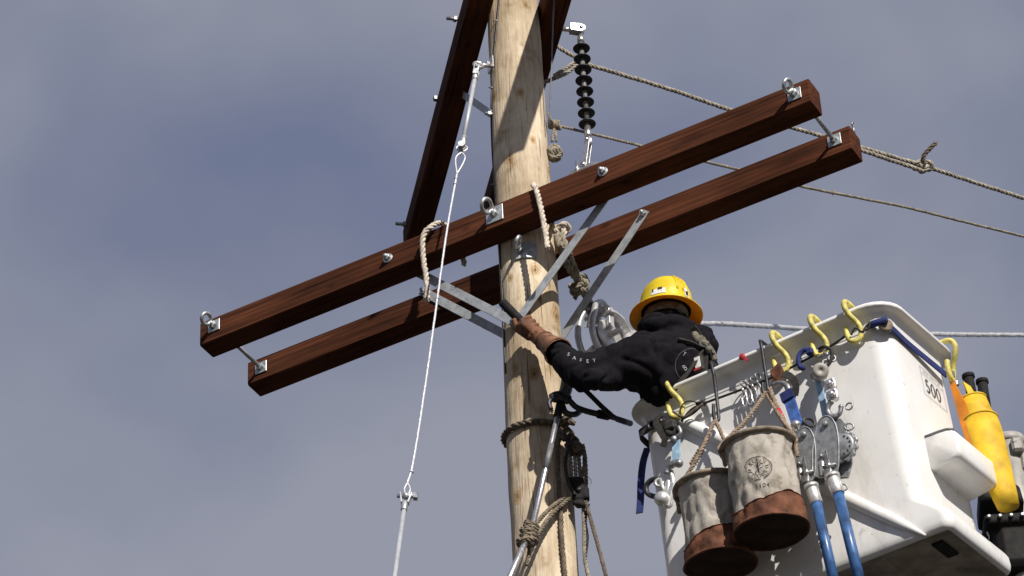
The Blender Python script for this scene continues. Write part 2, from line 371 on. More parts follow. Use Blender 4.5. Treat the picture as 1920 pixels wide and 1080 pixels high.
    bp = t.nodes.new('ShaderNodeBump'); bp.inputs['Strength'].default_value = 0.35; bp.inputs['Distance'].default_value = 0.003
    ad = t.nodes.new('ShaderNodeMath'); ad.operation = 'ADD'; t.links.new(wv.outputs[0], ad.inputs[0]); t.links.new(nz.outputs[0], ad.inputs[1])
    t.links.new(ad.outputs[0], bp.inputs['Height']); t.links.new(bp.outputs[0], b.inputs['Normal'])
    return m
MT['arm'] = wood_arm()

# ------------------------------------------------------------------ the place: axes of the line hardware
Z1 = 10.7414; AA = 0.4792
UU = V((math.cos(AA), -math.sin(AA), 0)); VV = V((math.sin(AA), math.cos(AA), 0)); KK = V((0, 0, 1))
AL, AH, AW, SEP = 3.05, 0.1326, 0.1109, 0.3623
def pole_r(z): return 0.1255-0.0046*(z-Z1)
def on_pole(px, py, off=0.0):
    d = ray(px, py); R = 0.1255
    for _ in range(4):
        a = d.x**2+d.y**2; bq = 2*(CAM.x*d.x+CAM.y*d.y); c = CAM.x**2+CAM.y**2-(R+off)**2
        disc = bq*bq-4*a*c
        t = (-bq-math.sqrt(max(disc, 0)))/(2*a); P = CAM+d*t; R = pole_r(P.z)
    return P

# ground
gm = MB(); S_ = 3000
gm.add([(-S_, -S_, 0), (S_, -S_, 0), (S_, S_, 0), (-S_, S_, 0)], [(0, 1, 2, 3)], False)
tag(build('ground', gm, MT['ground']), None, None, kind='structure')

# ------------------------------------------------------------------ pole
def pole_material():
    m = bpy.data.materials.new('peeled_pine_pole'); m.use_nodes = True; t = m.node_tree; b = t.nodes['Principled BSDF']; L = t.links
    tcn = t.nodes.new('ShaderNodeTexCoord')
    def nz(scale, st, det=5, ro=0.6):
        mpn = t.nodes.new('ShaderNodeMapping'); mpn.inputs['Scale'].default_value = st; L.new(tcn.outputs['Object'], mpn.inputs[0])
        n = t.nodes.new('ShaderNodeTexNoise'); n.inputs['Scale'].default_value = scale; n.inputs['Detail'].default_value = det; n.inputs['Roughness'].default_value = ro
        L.new(mpn.outputs[0], n.inputs['Vector']); return n
    def ramp(src, p0, c0, p1, c1):
        r = t.nodes.new('ShaderNodeValToRGB'); L.new(src, r.inputs[0]); e = r.color_ramp.elements
        e[0].position = p0; e[0].color = (*c0, 1); e[1].position = p1; e[1].color = (*c1, 1); return r
    def mul(a, bb, f=1.0, mode='MULTIPLY'):
        x = t.nodes.new('ShaderNodeMix'); x.data_type = 'RGBA'; x.blend_type = mode; x.inputs[0].default_value = f
        L.new(a, x.inputs[6]); L.new(bb, x.inputs[7]); return x.outputs[2]
    big = nz(3.5, (1.6, 1.6, 0.8), 5, 0.6); c = ramp(big.outputs[0], 0.30, (0.47, 0.375, 0.265), 0.66, (0.74, 0.635, 0.49)).outputs[0]
    fine = nz(16, (4, 4, 0.45), 6, 0.65); c = mul(c, ramp(fine.outputs[0], 0.33, (0.68, 0.62, 0.52), 0.55, (1, 1, 1)).outputs[0], 0.75)
    bl = nz(9, (1, 1, 1), 4, 0.55); c = mul(c, ramp(bl.outputs[0], 0.27, (0.55, 0.47, 0.36), 0.42, (1, 1, 1)).outputs[0], 0.8)
    chk = nz(30, (3, 3, 0.10), 2, 0.4); chr_ = ramp(chk.outputs[0], 0.64, (1, 1, 1), 0.68, (0.30, 0.23, 0.17)); c = mul(c, chr_.outputs[0], 0.75)
    gr = nz(1.7, (1, 1, 1), 6, 0.7); c = mul(c, ramp(gr.outputs[0], 0.40, (0.66, 0.61, 0.54), 0.58, (1, 1, 1)).outputs[0], 0.75)
    hts = [chk.outputs[0]]
    # branch scars: rings round points on the shaft
    knots = [(1043, 590, 0.034), (1030, 322, 0.026), (975, 175, 0.018), (926, 182, 0.018), (965, 600, 0.02), (1000, 262, 0.015), (958, 520, 0.014), (1002, 505, 0.020),
             (985, 8, 0.014), (1000, 700, 0.02), (970, 930, 0.022), (1040, 950, 0.02), (965, 690, 0.018), (955, 300, 0.02), (1012, 560, 0.014), (968, 1050, 0.022)]
    for px, py, R in knots:
        p = on_pole(px, py); R *= 1.5
        sb = t.nodes.new('ShaderNodeVectorMath'); sb.operation = 'SUBTRACT'; L.new(tcn.outputs['Object'], sb.inputs[0]); sb.inputs[1].default_value = p
        sc = t.nodes.new('ShaderNodeVectorMath'); sc.operation = 'MULTIPLY'; L.new(sb.outputs[0], sc.inputs[0]); sc.inputs[1].default_value = (1/R, 1/R, 0.62/R)
        wob = t.nodes.new('ShaderNodeVectorMath'); wob.operation = 'SCALE'; L.new(bl.outputs[1], wob.inputs[0]); wob.inputs['Scale'].default_value = 1.1
        ad = t.nodes.new('ShaderNodeVectorMath'); ad.operation = 'ADD'; L.new(sc.outputs[0], ad.inputs[0]); L.new(wob.outputs[0], ad.inputs[1])
        ad2 = t.nodes.new('ShaderNodeVectorMath'); ad2.operation = 'SUBTRACT'; L.new(ad.outputs[0], ad2.inputs[0]); ad2.inputs[1].default_value = (0.55, 0.55, 0.55)
        ln = t.nodes.new('ShaderNodeVectorMath'); ln.operation = 'LENGTH'; L.new(ad2.outputs[0], ln.inputs[0])
        r = t.nodes.new('ShaderNodeValToRGB'); L.new(ln.outputs['Value'], r.inputs[0]); e = r.color_ramp.elements
        e[0].position = 0.0; e[0].color = (0.20, 0.13, 0.08, 1); e[1].position = 1.0; e[1].color = (1, 1, 1, 1)
        for pos, cc in ((0.20, (0.36, 0.26, 0.17)), (0.34, (0.85, 0.72, 0.55)), (0.46, (0.40, 0.29, 0.18)), (0.56, (0.95, 0.86, 0.72)), (0.75, (0.82, 0.70, 0.54)), (0.86, (1, 1, 1))):
            q = e.new(pos); q.color = (*cc, 1)
        c = mul(c, r.outputs[0], 0.9)
    L.new(c, b.inputs['Base Color']); b.inputs['Roughness'].default_value = 0.85; b.inputs['Specular IOR Level'].default_value = 0.2
    bp = t.nodes.new('ShaderNodeBump'); bp.inputs['Strength'].default_value = 0.5; bp.inputs['Distance'].default_value = 0.006
    s1 = t.nodes.new('ShaderNodeMath'); s1.operation = 'ADD'; L.new(fine.outputs[0], s1.inputs[0]); L.new(bl.outputs[0], s1.inputs[1])
    s2 = t.nodes.new('ShaderNodeMath'); s2.operation = 'SUBTRACT'; L.new(s1.outputs[0], s2.inputs[0]); L.new(chk.outputs[0], s2.inputs[1])
    L.new(s2.outputs[0], bp.inputs['Height']); L.new(bp.outputs[0], b.inputs['Normal'])
    return m
pole = thing('utility_pole', 'round peeled pale wooden utility pole carrying the crossarms', 'utility pole', V((0, 0, 0)))
pm = MB(); NS = 48; zs = [-1.2+i*0.8 for i in range(12)]+[8.2+i*0.03 for i in range(140)]+[12.5, 13.0, 13.4]
zs = [z for z in zs if z < 8.2]+[8.2+i*0.03 for i in range(140)]+[12.7, 13.1, 13.4, 13.42]
vs = []; fs = []
for i, z in enumerate(zs):
    for j in range(NS):
        th = 2*math.pi*j/NS; c, s = math.cos(th), math.sin(th)
        R = pole_r(z)+0.0045*noise.noise(V((c*1.2, s*1.2, z*1.3)))+0.0022*noise.noise(V((c*3, s*3, z*6)))
        if z > 13.41: R -= 0.02
        vs.append((R*c, R*s, z))
for i in range(len(zs)-1):
    for j in range(NS): fs.append((i*NS+j, i*NS+(j+1) % NS, (i+1)*NS+(j+1) % NS, (i+1)*NS+j))
fs.append(tuple(range(NS))[::-1]); fs.append(tuple(range((len(zs)-1)*NS, len(zs)*NS)))
pm.add(vs, fs)
build('shaft', pm, pole_material(), pole)
g = MB(); g.tube(smooth([on_pole(x, y, 0.004) for x, y in ((944, -60), (936, 0), (930, 60), (925, 120), (921, 190), (922, 260), (926, 330), (934, 430), (942, 560), (948, 700))], 5), 0.0042, 6)
build('ground_wire', g, MT['dsteel'], pole)
for x, y in ((931, 40), (923, 165), (927, 345)):
    p = on_pole(x, y, 0.002); n = V((p.x, p.y, 0)).normalized(); g = MB()
    g.tube([p-V((0.012, 0, 0))-n*0.004, p-V((0.009, 0, 0))+n*0.01, p+V((0.009, 0, 0))+n*0.01, p+V((0.012, 0, 0))-n*0.004], 0.002, 6)
    build('wire_staple', g, MT['galv'], pole)
# curved square washer with its eye bolt below the near crossarm
def eye_bolt(c, outd, size=0.031, tilt=0.0):
    """ring standing off a face along outd; returns MB"""
    e = MB(); up = KK; side = outd.cross(up).normalized(); e.cyl(c-outd*0.02, c+outd*0.035, 0.011, 10)
    e.lathe([(0.019, 0.004), (0.019, 0.018), (0.015, 0.020)], c, outd, 6, sm=False)
    ax = (side*math.cos(tilt)+up*math.sin(tilt)).normalized(); cc = c+outd*(0.03+size)
    e.torus(cc, ax, size, 0.0088, 24, 8, 0.82, outd)
    return e
wp = on_pole(986, 470); wn = V((wp.x, wp.y, 0)).normalized(); wt = KK.cross(wn)
g = MB(); arc = [math.atan2(wp.y, wp.x)+d for d in (-0.36, -0.24, -0.12, 0, 0.12, 0.24, 0.36)]; rr = pole_r(wp.z)+0.006
g.ribbon([V((math.cos(a)*rr, math.sin(a)*rr, wp.z)) for a in arc], KK, 0.085, 0.006)
cw = build('curved_washer', g, MT['galv'], pole)
build('eye_bolt', eye_bolt(wp-wt*0.03+wn*0.008, wn, 0.026, 0.5), MT['galv'], cw)
# brace bolts through the pole
g = MB(); bz = on_pole(966, 612); bn = -VV; g.cyl(V((0, 0, bz.z))+bn*0.1, V((0, 0, bz.z))+bn*0.175, 0.01, 8); g.lathe([(0.02, 0.15), (0.02, 0.165)], V((0, 0, bz.z)), bn, 6, sm=False)
BRZ = bz.z
build('brace_bolt', g, MT['steel'], pole)

# ------------------------------------------------------------------ crossarms
def beam_mesh(L, wv, hv, seed):
    b = MB(); n = 60; ch = 0.006; vs = []; fs = []
    prof = [(-wv/2+ch, -hv/2), (wv/2-ch, -hv/2), (wv/2, -hv/2+ch), (wv/2, hv/2-ch), (wv/2-ch, hv/2), (-wv/2+ch, hv/2), (-wv/2, hv/2-ch), (-wv/2, -hv/2+ch)]
    xs = [-L/2, -L/2+0.004]+[-L/2+L*i/n for i in range(1, n)]+[L/2-0.004, L/2]
    for i, x in enumerate(xs):
        k = 0.965 if i in (0, len(xs)-1) else 1
        for a, c in prof:
            d = 0.0014*noise.noise(V((x*2.3+seed, a*30, c*30)))
            vs.append((x, a*k+d, c*k+d))
    for i in range(len(xs)-1):
        for j in range(8): fs.append((i*8+j, (i+1)*8+j, (i+1)*8+(j+1) % 8, i*8+(j+1) % 8))
    fs.append(tuple(range(8))); fs.append(tuple(range((len(xs)-1)*8, len(xs)*8))[::-1])
    return b.add(vs, fs, False)
def beam_matrix(c, x, y):
    M = Matrix((x, y, x.cross(y))).transposed().to_4x4(); M.translation = c; return M
FC = KK*Z1-VV*(SEP/2)+UU*-0.0328; BC = KK*Z1+VV*(SEP/2)+UU*-0.0152
farm = thing('crossarm', 'near reddish brown timber crossarm in front of the pole with three steel eyes', 'crossarm', FC, 'paired crossarms bolted to the pole')
barm = thing('crossarm', 'far reddish brown timber crossarm behind the pole, lower in the picture', 'crossarm', BC, 'paired crossarms bolted to the pole')
build('timber', beam_mesh(AL, AW, AH, 1), MT['arm'], farm, M=beam_matrix(FC, UU, VV))
build('timber', beam_mesh(AL, AW, AH, 9), MT['arm'], barm, M=beam_matrix(BC, UU, VV))
FF = FC-VV*(AW/2); BF_ = BC-VV*(AW/2)
def washer(par, p, n, up, sz, th=0.006):
    b = MB(); b.box(p+n*(th/2+0.001), (sz, sz, th), (up.cross(n), up, n), 0.0015); return build('square_washer', b, MT['galv'], par)
for px, py, sz, es, tl in ((402, 612, 0.062, 0.030, 0.55), (928, 403, 0.085, 0.036, 0.5), (1490, 178, 0.062, 0.031, 0.5)):
    p = onp(px, py, FF, VV); wsh = washer(farm, p, -VV, KK, sz)
    build('eye_bolt', eye_bolt(p-VV*0.006, -VV, es, tl), MT['galv'], wsh)
for px, py in ((728, 485), (1131, 323)):
    p = onp(px, py, FF, VV); b = MB(); b.lathe([(0.024, 0.0), (0.024, 0.005), (0.023, 0.006)], p, -VV, 16); b.cyl(p, p-VV*0.032, 0.009, 10); b.lathe([(0.016, 0.006), (0.016, 0.020), (0.013, 0.022)], p, -VV, 6, sm=False)
    build('bolt_head', b, MT['galv'], farm)
for px, py in ((490, 690), (1565, 264)):
    p = onp(px, py, BF_, VV); wsh = washer(barm, p, -VV, KK, 0.062)
    b = MB(); b.cyl(p, p-VV*(SEP-AW), 0.0095, 10); b.lathe([(0.018, 0.008), (0.018, 0.022)], p, -VV, 6, sm=False); b.lathe([(0.018, SEP-AW-0.02), (0.018, SEP-AW-0.006)], p, -VV, 6, sm=False)
    q = p+VV*AW; b.cyl(q, q+VV*0.05, 0.0095, 10); b.lathe([(0.018, 0.004), (0.018, 0.02)], q, VV, 6, sm=False)
    build('spacer_bolt', b, MT['galv'], wsh)
p = onp(1600, 240, BC+VV*AW/2, VV); b = MB(); b.cyl(p-KK*0.03, p+KK*0.012, 0.006, 8); b.torus(p+KK*0.02, UU, 0.010, 0.004, 12, 6); build('staple_eye', b, MT['steel'], barm)
# flat braces between arms and pole
PF = V((0, 0, BRZ))-VV*(pole_r(BRZ)+0.016); PB = V((0, 0, BRZ))+VV*(pole_r(BRZ)+0.012)
FI = FC+VV*(AW/2+0.006); BI = BC-VV*(AW/2+0.006)
for par, plane, foot, heads in ((farm, FI, PF, ((1146, 358), (762, 500))), (barm, BI, PB, ((1207, 402), (795, 548)))):
    for hx, hy in heads:
        h = onp(hx, hy, plane, VV); ft = foot.copy(); d = (ft-h).normalized()
        off = -VV*(0.008 if hx < 1000 else 0.0)
        b = MB(); b.bar(h-d*0.02, ft+d*0.02+off, VV.cross(d), 0.040, 0.006)
        br = build('flat_brace', b, MT['brace'], par)
        nrm = -VV if par is barm else VV
        b = MB(); b.cyl(h, h+nrm*0.03, 0.008, 8); b.lathe([(0.015, 0.004), (0.015, 0.016)], h, nrm, 6, sm=False); build('brace_bolt', b, MT['galv'], br)

# upper pair, running away from the viewer over the lower pair
B2 = 0.231; Z2 = 12.116; W2 = V((-math.sin(B2), math.cos(B2), 0)); N2 = V((math.cos(B2), math.sin(B2), 0))
UL = 3.05; TC = 1.70-UL/2
ups = []
for sgn, lab in ((-1, 'upper dark timber crossarm passing the left side of the pole, running out of the top'), (1, 'upper dark timber crossarm passing the right side of the pole above the black insulator')):
    c = KK*Z2+N2*(0.177*sgn)+W2*(TC-(0.17 if sgn > 0 else 0))
    t_ = thing('crossarm', lab, 'crossarm', c, 'paired crossarms bolted to the pole'); ups.append(t_)
    build('timber', beam_mesh(UL, 0.1125, 0.133, 20+sgn), MT['arm'], t_, M=beam_matrix(c, W2, -N2))
lfp = KK*Z2-N2*(0.177+0.1125/2); rfp = KK*Z2+N2*(0.177+0.1125/2)
for px, py, ln in ((857, 36, 0.05), (820, 185, 0.02), (762, 421, 0.055)):
    p = onp(px, py, lfp, N2); b = MB(); b.cyl(p+N2*0.02, p-N2*ln, 0.009, 8); b.lathe([(0.017, 0.003), (0.017, 0.017)], p, -N2, 6, sm=False)
    build('through_bolt', b, MT['steel'], ups[0])
b = MB(); h = onp(868, 176, KK*(Z2-0.066), KK)-KK*0.004; ft = on_pole(921, 214, 0.008); b.bar(h, ft, W2, 0.035, 0.006); br = build('flat_brace', b, MT['brace'], ups[0])
b = MB(); nn = V((ft.x, ft.y, 0)).normalized(); b.cyl(ft-nn*0.02, ft+nn*0.03, 0.008, 8); b.lathe([(0.015, 0.004), (0.015, 0.016)], ft, nn, 6, sm=False); build('brace_bolt', b, MT['galv'], br)
g = MB(); g.tube(smooth([at(1042, -60, -0.17), at(1038, 20, -0.17), at(1035, 100, -0.16), at(1030, 232, -0.10)], 6), 0.0035, 6)
tag(build('tie_wire', g, MT['grayrod']), 'thin grey wire hanging down in front of the upper right crossarm', 'wire')

# ------------------------------------------------------------------ insulator hung from the upper right crossarm
it = onp(1063, 55, rfp, N2); itop = it+N2*0.062
ins = thing('suspension_insulator', 'black polymer insulator with eight round sheds and bright steel ends', 'insulator', itop-KK*0.8)
b = MB(); b.cyl(it-N2*0.02, it+N2*0.02, 0.012, 10); b.box(it+N2*0.03, (0.035, 0.032, 0.03), (N2, W2, KK), 0.006)
for s in (-1, 1): b.plate([(-0.01, -0.02), (0.04, -0.024), (0.058, -0.012), (0.062, 0), (0.058, 0.014), (0.04, 0.024), (-0.01, 0.02)], it+N2*0.022+W2*(0.016*s-0.003), N2, KK, 0.006)
b.cyl(itop-W2*0.032, itop+W2*0.032, 0.010, 10, ch=0.002)
build('clevis', b, MT['bright'], ins)
b = MB(); b.ball(itop, 0.02, (1.1, 0.5, 1.2), (N2, W2, KK)); b.lathe([(0.013, -0.015), (0.013, -0.045), (0.016, -0.05), (0.0165, -0.075)], itop, KK, 14); build('end_fitting', b, MT['bright'], ins)
z0 = at(1091, 90, itop.y).z; z7 = at(1099, 232, itop.y).z; ax0 = V((itop.x, itop.y, 0))
b = MB(); b.cyl(ax0+KK*(z0+0.03), ax0+KK*(z7-0.02), 0.0115, 12); build('core_rod', b, MT['grayrod'], ins)
for i in range(8):
    z = lerp(z0, z7, i/7); b = MB()
    b.lathe([(0.0115, 0.016), (0.016, 0.009), (0.036, 0.001), (0.0395, -0.003), (0.038, -0.0055), (0.022, -0.003), (0.0115, -0.003)], ax0+KK*z, KK, 28)
    build('shed', b, MT['poly'], ins)
b = MB(); zb = z7-0.02; b.lathe([(0.0155, 0), (0.0165, -0.05), (0.012, -0.06)], ax0+KK*zb, KK, 14)
e1 = ax0+KK*(zb-0.085); b.ball(e1, 0.021, (1, 0.6, 1.3), (UU, VV, KK)); build('lower_fitting', b, MT['bright'], ins)
b = MB(); e2 = at(1097, 312, itop.y+0.02)
for s in (-1, 1): b.bar(e1+VV*(0.012*s), e2+VV*(0.012*s), UU, 0.026, 0.006)
b.cyl(e1-VV*0.024, e1+VV*0.024, 0.008, 8); b.cyl(e2-VV*0.026, e2+VV*0.026, 0.010, 8)
build('link', b, MT['bright'], ins)
b = MB(); b.tube(smooth([e2-UU*0.12-KK*0.05, e2-UU*0.06-KK*0.022, e2-KK*0.012, e2+UU*0.06-KK*0.022, e2+UU*0.12-KK*0.05], 5), [0.014]*5+[0.018]*11+[0.014]*5, 10)
b.tube([e2-UU*0.03+VV*0.02+KK*0.03, e2-UU*0.03+VV*0.02-KK*0.05], 0.006, 8); b.tube([e2-UU*0.03-VV*0.02+KK*0.03, e2-UU*0.03-VV*0.02-KK*0.05], 0.006, 8)
build('suspension_clamp', b, MT['bright'], ins)

# ------------------------------------------------------------------ guy assembly at the left of the pole
def gy(py): return lerp(-0.10, -0.80, (py-120)/960)
def G(px, py): return at(px, py, gy(py))
g0 = G(897, 122)
guy = thing('guy_link', 'bright guy strand with thimbles and clevis rods hanging left of the pole', 'guy wire', G(740, 1120))
b = MB(); ap = on_pole(922, 122); an = V((ap.x, ap.y, 0)).normalized()
b.cyl(ap-an*0.02, g0, 0.010, 10); b.box(ap+an*0.006, (0.06, 0.008, 0.07), (an.cross(KK), an, KK), 0.002); b.torus(g0, V((0.3, -0.9, 0.2)), 0.019, 0.009, 18, 8)
b.lathe([(0.016, 0.014), (0.016, 0.028)], ap, an, 6, sm=False)
build('anchor_eye', b, MT['bright'], guy)
l0, l1 = G(893, 134), G(866, 278); d = (l1-l0).normalized(); sd_ = d.cross(V((0, -1, 0))).normalized()
b = MB()
for s in (-1, 1): b.bar(l0-d*0.035+V((0, 0.014*s, 0)), l0+d*0.03+V((0, 0.014*s, 0)), sd_, 0.026, 0.005)
b.cyl(l0-d*0.02-V((0, 0.026, 0)), l0-d*0.02+V((0, 0.026, 0)), 0.008, 8); b.cyl(l0+d*0.02, l0+d*0.062, 0.0135, 12, ch=0.003)
build('upper_clevis', b, MT['galv'], guy)
b = MB(); b.cyl(l0+d*0.05, l1-d*0.06, 0.0095, 12); build('fibreglass_rod', b, MT['fglass'], guy)
b = MB(); b.cyl(l1-d*0.085, l1-d*0.03, 0.0135, 12, ch=0.003)
for s in (-1, 1): b.bar(l1-d*0.035+V((0, 0.014*s, 0)), l1+d*0.022+V((0, 0.014*s, 0)), sd_, 0.028, 0.005)
b.cyl(l1-V((0, 0.032, 0)), l1+V((0, 0.03, 0)), 0.010, 10); b.lathe([(0.017, 0.02), (0.017, 0.034)], l1, V((0, -1, 0)), 6, sm=False); build('lower_clevis', b, MT['galv'], guy)
jn = G(857, 326); b = MB()
b.tube(smooth([jn, G(855, 295), l1-sd_*0.024+d*0.004, l1-d*0.022, l1+sd_*0.024+d*0.004, G(872, 295), jn], 6), 0.0042, 8); build('thimble_loop', b, MT['strand'], guy)
lowj = G(764, 905)
b = MB(); b.rope(smooth([jn, G(847, 380), G(836, 445), G(822, 545), G(800, 705), G(776, 860), lowj], 8), 0.0047, 0.16, 5, 6)
for px, py in ((855, 335), (853, 345), (820, 560), (772, 885)): p = G(px, py); b.torus(p, (G(px-1.5, py+10)-p), 0.006, 0.003, 10, 6)
build('strand', b, MT['strand'], guy)
c0 = G(761, 930); dd = (G(740, 1080)-c0).normalized(); b = MB(); sdd = dd.cross(V((0, -1, 0))).normalized()
b.tube(smooth([lowj, G(758, 918), c0-sdd*0.004, G(769, 918), lowj], 5), 0.004, 8); build('thimble_loop', b, MT['strand'], guy)
b = MB()
for s in (-1, 1): b.bar(c0-dd*0.012+sdd*(0.022*s), c0+dd*0.045+sdd*(0.012*s), V((0, -1, 0)), 0.024, 0.007)
b.cyl(c0-sdd*0.045, c0+sdd*0.034, 0.009, 8); b.lathe([(0.018, 0.03), (0.018, 0.046)], c0, -sdd, 6, sm=False); b.ball(c0, 0.015); b.cyl(c0+dd*0.035, c0+dd*0.085, 0.013, 12, ch=0.003)
build('bottom_clevis', b, MT['galv'], guy)
b = MB(); b.cyl(c0+dd*0.08, c0+dd*(c0.z/-dd.z+0.2), 0.009, 12); build('anchor_rod', b, MT['fglass'], guy)

# ------------------------------------------------------------------ ropes on the arms
def trefoil(c, R, ax=None, n=40):
    X, Y, Z = ax if ax else (V((1, 0, 0)), V((0, 1, 0)), V((0, 0, 1)))
    return [c+(X*(math.sin(t)+2*math.sin(2*t))+Y*(math.cos(t)-2*math.cos(2*t))*0.8-Z*(math.sin(3*t)*1.1))*(R/3) for t in [2*math.pi*i/n for i in range(n)]]
def coil(c, axis, R, turns, pitch, n=14, ph=0):
    axis = axis.normalized(); a = axis.orthogonal().normalized(); bb = axis.cross(a)
    return [c+axis*((i/n-turns/2)*pitch)+(a*math.cos(2*math.pi*i/n+ph)+bb*math.sin(2*math.pi*i/n+ph))*R*(1+0.08*math.sin(i*1.7)) for i in range(int(turns*n)+1)]
def fr(px, py, off): return onp(px, py, FF-VV*off, VV)
top = FC.z+AH/2
p0 = fr(834, 421, 0.0); p0b = p0+VV*0.09+KK*0.02
b = MB(); b.rope(smooth([p0+VV*0.16-KK*0.12, p0+VV*0.14, p0b+KK*0.004, fr(826, 419, -0.02), fr(810, 424, 0.03), fr(797, 436, 0.045), fr(792, 456, 0.045), fr(794, 485, 0.03), fr(799, 520, 0.02), fr(802, 545, 0.02), fr(800, 566, 0.025)], 8), 0.0125)
b.torus(fr(800, 561, 0.024), KK, 0.0125, 0.004, 12, 6)
tag(build('rope_sling', b, MT['ropew']), 'white twisted rope end hooked over the near crossarm left of the pole', 'rope')
q0 = fr(1001, 352, 0.0)
b = MB(); kn = at(1050, 432, -0.03)
b.rope(smooth([fr(1027, 466, 0.03), fr(1021, 425, 0.022), fr(1013, 385, 0.022), fr(1006, 358, 0.018), q0+KK*0.016, q0+VV*0.07+KK*0.017, q0+VV*0.135+KK*0.0, q0+VV*0.15-KK*0.10, kn+V((-0.03, 0, 0.02)), kn], 8), 0.0125)
b.rope(smooth(trefoil(kn, 0.042, (V((1, 0, 0)), V((0, -0.3, 1)).normalized(), V((0, -1, -0.3)).normalized())), 2, True)+[], 0.0125)
tag(build('rope_sling', b, MT['ropew']), 'white twisted rope wrapped over the near crossarm in front of the pole', 'rope')
b = MB(); kb = at(1088, 532, 0.10)
b.rope(smooth([at(1044, 440, -0.04), at(1055, 475, -0.05), at(1068, 505, -0.02), kb], 6), 0.016); b.rope(smooth([at(1052, 436, -0.04), at(1064, 470, -0.04), at(1077, 503, -0.01), kb], 6), 0.015)
b.rope(smooth(trefoil(kb, 0.045, (V((0.8, 0, 0.6)), V((-0.6, 0, 0.8)), V((0, -1, 0)))), 2, True), 0.0125)
b.rope(smooth(trefoil(kb-V((0.008, 0, 0.03)), 0.034), 2, True), 0.012)
b.rope(smooth([kb, at(1096, 552, 0.15), at(1102, 566, 0.19)], 5), 0.015)
b.rope(smooth([kb, at(1082, 548, 0.15), at(1078, 560, 0.14)], 5), 0.011)
tag(build('block_lashing', b, MT['ropeg']), 'grey knotted rope holding the stringing block below the far crossarm', 'rope')

# ------------------------------------------------------------------ stringing block
BX = V((0.66, 0.75, 0)).normalized(); BA = V((0.75, -0.66, 0)).normalized()     # along the conductor, along the axle
bc = at(1122, 630, 0.24)
blk = thing('stringing_block', 'cast aluminium stringing block with open cheeks and a grooved sheave', 'pulley block', bc-KK*0.15)
ball_c = at(1103, 568, 0.21)
b = MB(); b.ball(ball_c, 0.024, (1, 1, 0.9)); b.cyl(ball_c+KK*0.01, ball_c+KK*0.045, 0.009, 10); b.torus(ball_c+KK*0.05, BX, 0.014, 0.007, 14, 8); b.cyl(ball_c-KK*0.02, ball_c-KK*0.04, 0.014, 10)
build('swivel', b, MT['steel'], blk)
tdrop = [(x*1.12, y*1.06) for x, y in [(0.0, 0.155), (0.035, 0.13), (0.062, 0.07), (0.082, 0.0), (0.078, -0.06), (0.05, -0.115), (0.0, -0.135), (-0.05, -0.115), (-0.078, -0.06), (-0.082, 0.0), (-0.062, 0.07), (-0.035, 0.13)]]
for s, nm in ((-1, 'front_cheek'), (1, 'rear_cheek')):
    b = MB(); o = bc+BA*(0.042*s)
    b.tube(smooth([o+BX*(x*0.95)+KK*(y)+BA*(-0.012*s*(y > 0.1)) for x, y in tdrop], 4, True), 0.019, 10, True, 0.75)
    if s < 0: b.plate([(-0.03, 0.09), (0.03, 0.09), (0.05, 0.04), (0.03, 0.055), (-0.03, 0.055), (-0.05, 0.04)], o+BA*0.004, BX, KK, 0.014)
    build(nm, b, MT['alu'], blk)
b = MB(); b.box(bc+KK*0.135, (0.055, 0.085, 0.05), (BX, BA, KK), 0.012); b.cyl(bc+KK*0.125-BA*0.065, bc+KK*0.125+BA*0.065, 0.013, 12, ch=0.002); build('head_pin', b, MT['alu'], blk)
b = MB(); sc_ = bc-KK*0.035+BA*0.045
b.lathe([(0.02, -0.026), (0.074, -0.026), (0.080, -0.018), (0.074, -0.012), (0.058, 0.0), (0.074, 0.012), (0.080, 0.018), (0.074, 0.026), (0.02, 0.026)], sc_, BA, 40); build('sheave', b, MT['alu'], blk)
b = MB()
arcp = [(sc_+BA*0.045)+(BX*math.cos(a)+KK*math.sin(a))*0.098 for a in [rad(-40+i*13) for i in range(13)]]
b.ribbon(arcp, BA, 0.055, 0.010)
b.bar(sc_+BA*0.045-BX*0.02+KK*0.02, sc_+BA*0.045-BX*0.02+KK*0.13, BX, 0.03, 0.02); b.cyl(sc_-BA*0.06, sc_+BA*0.085, 0.014, 12)
build('guard', b, MT['alu'], blk)

# conductor: over the sheave, on behind the bucket
cpts = [at(1088, 712, 0.17), at(1090, 686, 0.16), at(1101, 664, 0.18), at(1122, 646, 0.22), at(1146, 634, 0.30), at(1172, 628, 0.42), at(1235, 616, 0.72), at(1318, 607, 1.05), at(1420, 611, 1.45), at(1510, 617, 1.8), at(1640, 624, 2.3), at(1770, 627, 2.8), at(1860, 628, 3.15), at(1990, 629, 3.7)]
b = MB(); P_ = smooth(cpts, 10); P_.append(cpts[-1]+(cpts[-1]-cpts[-3]).normalized()*14); b.rope(P_, 0.0125, 0.16, 5, 9); b.tube(resample(P_, 0.03), 0.0105, 8)
tag(build('line_conductor', b, MT['alucable']), 'bright stranded aluminium conductor running through the block and behind the bucket', 'cable')

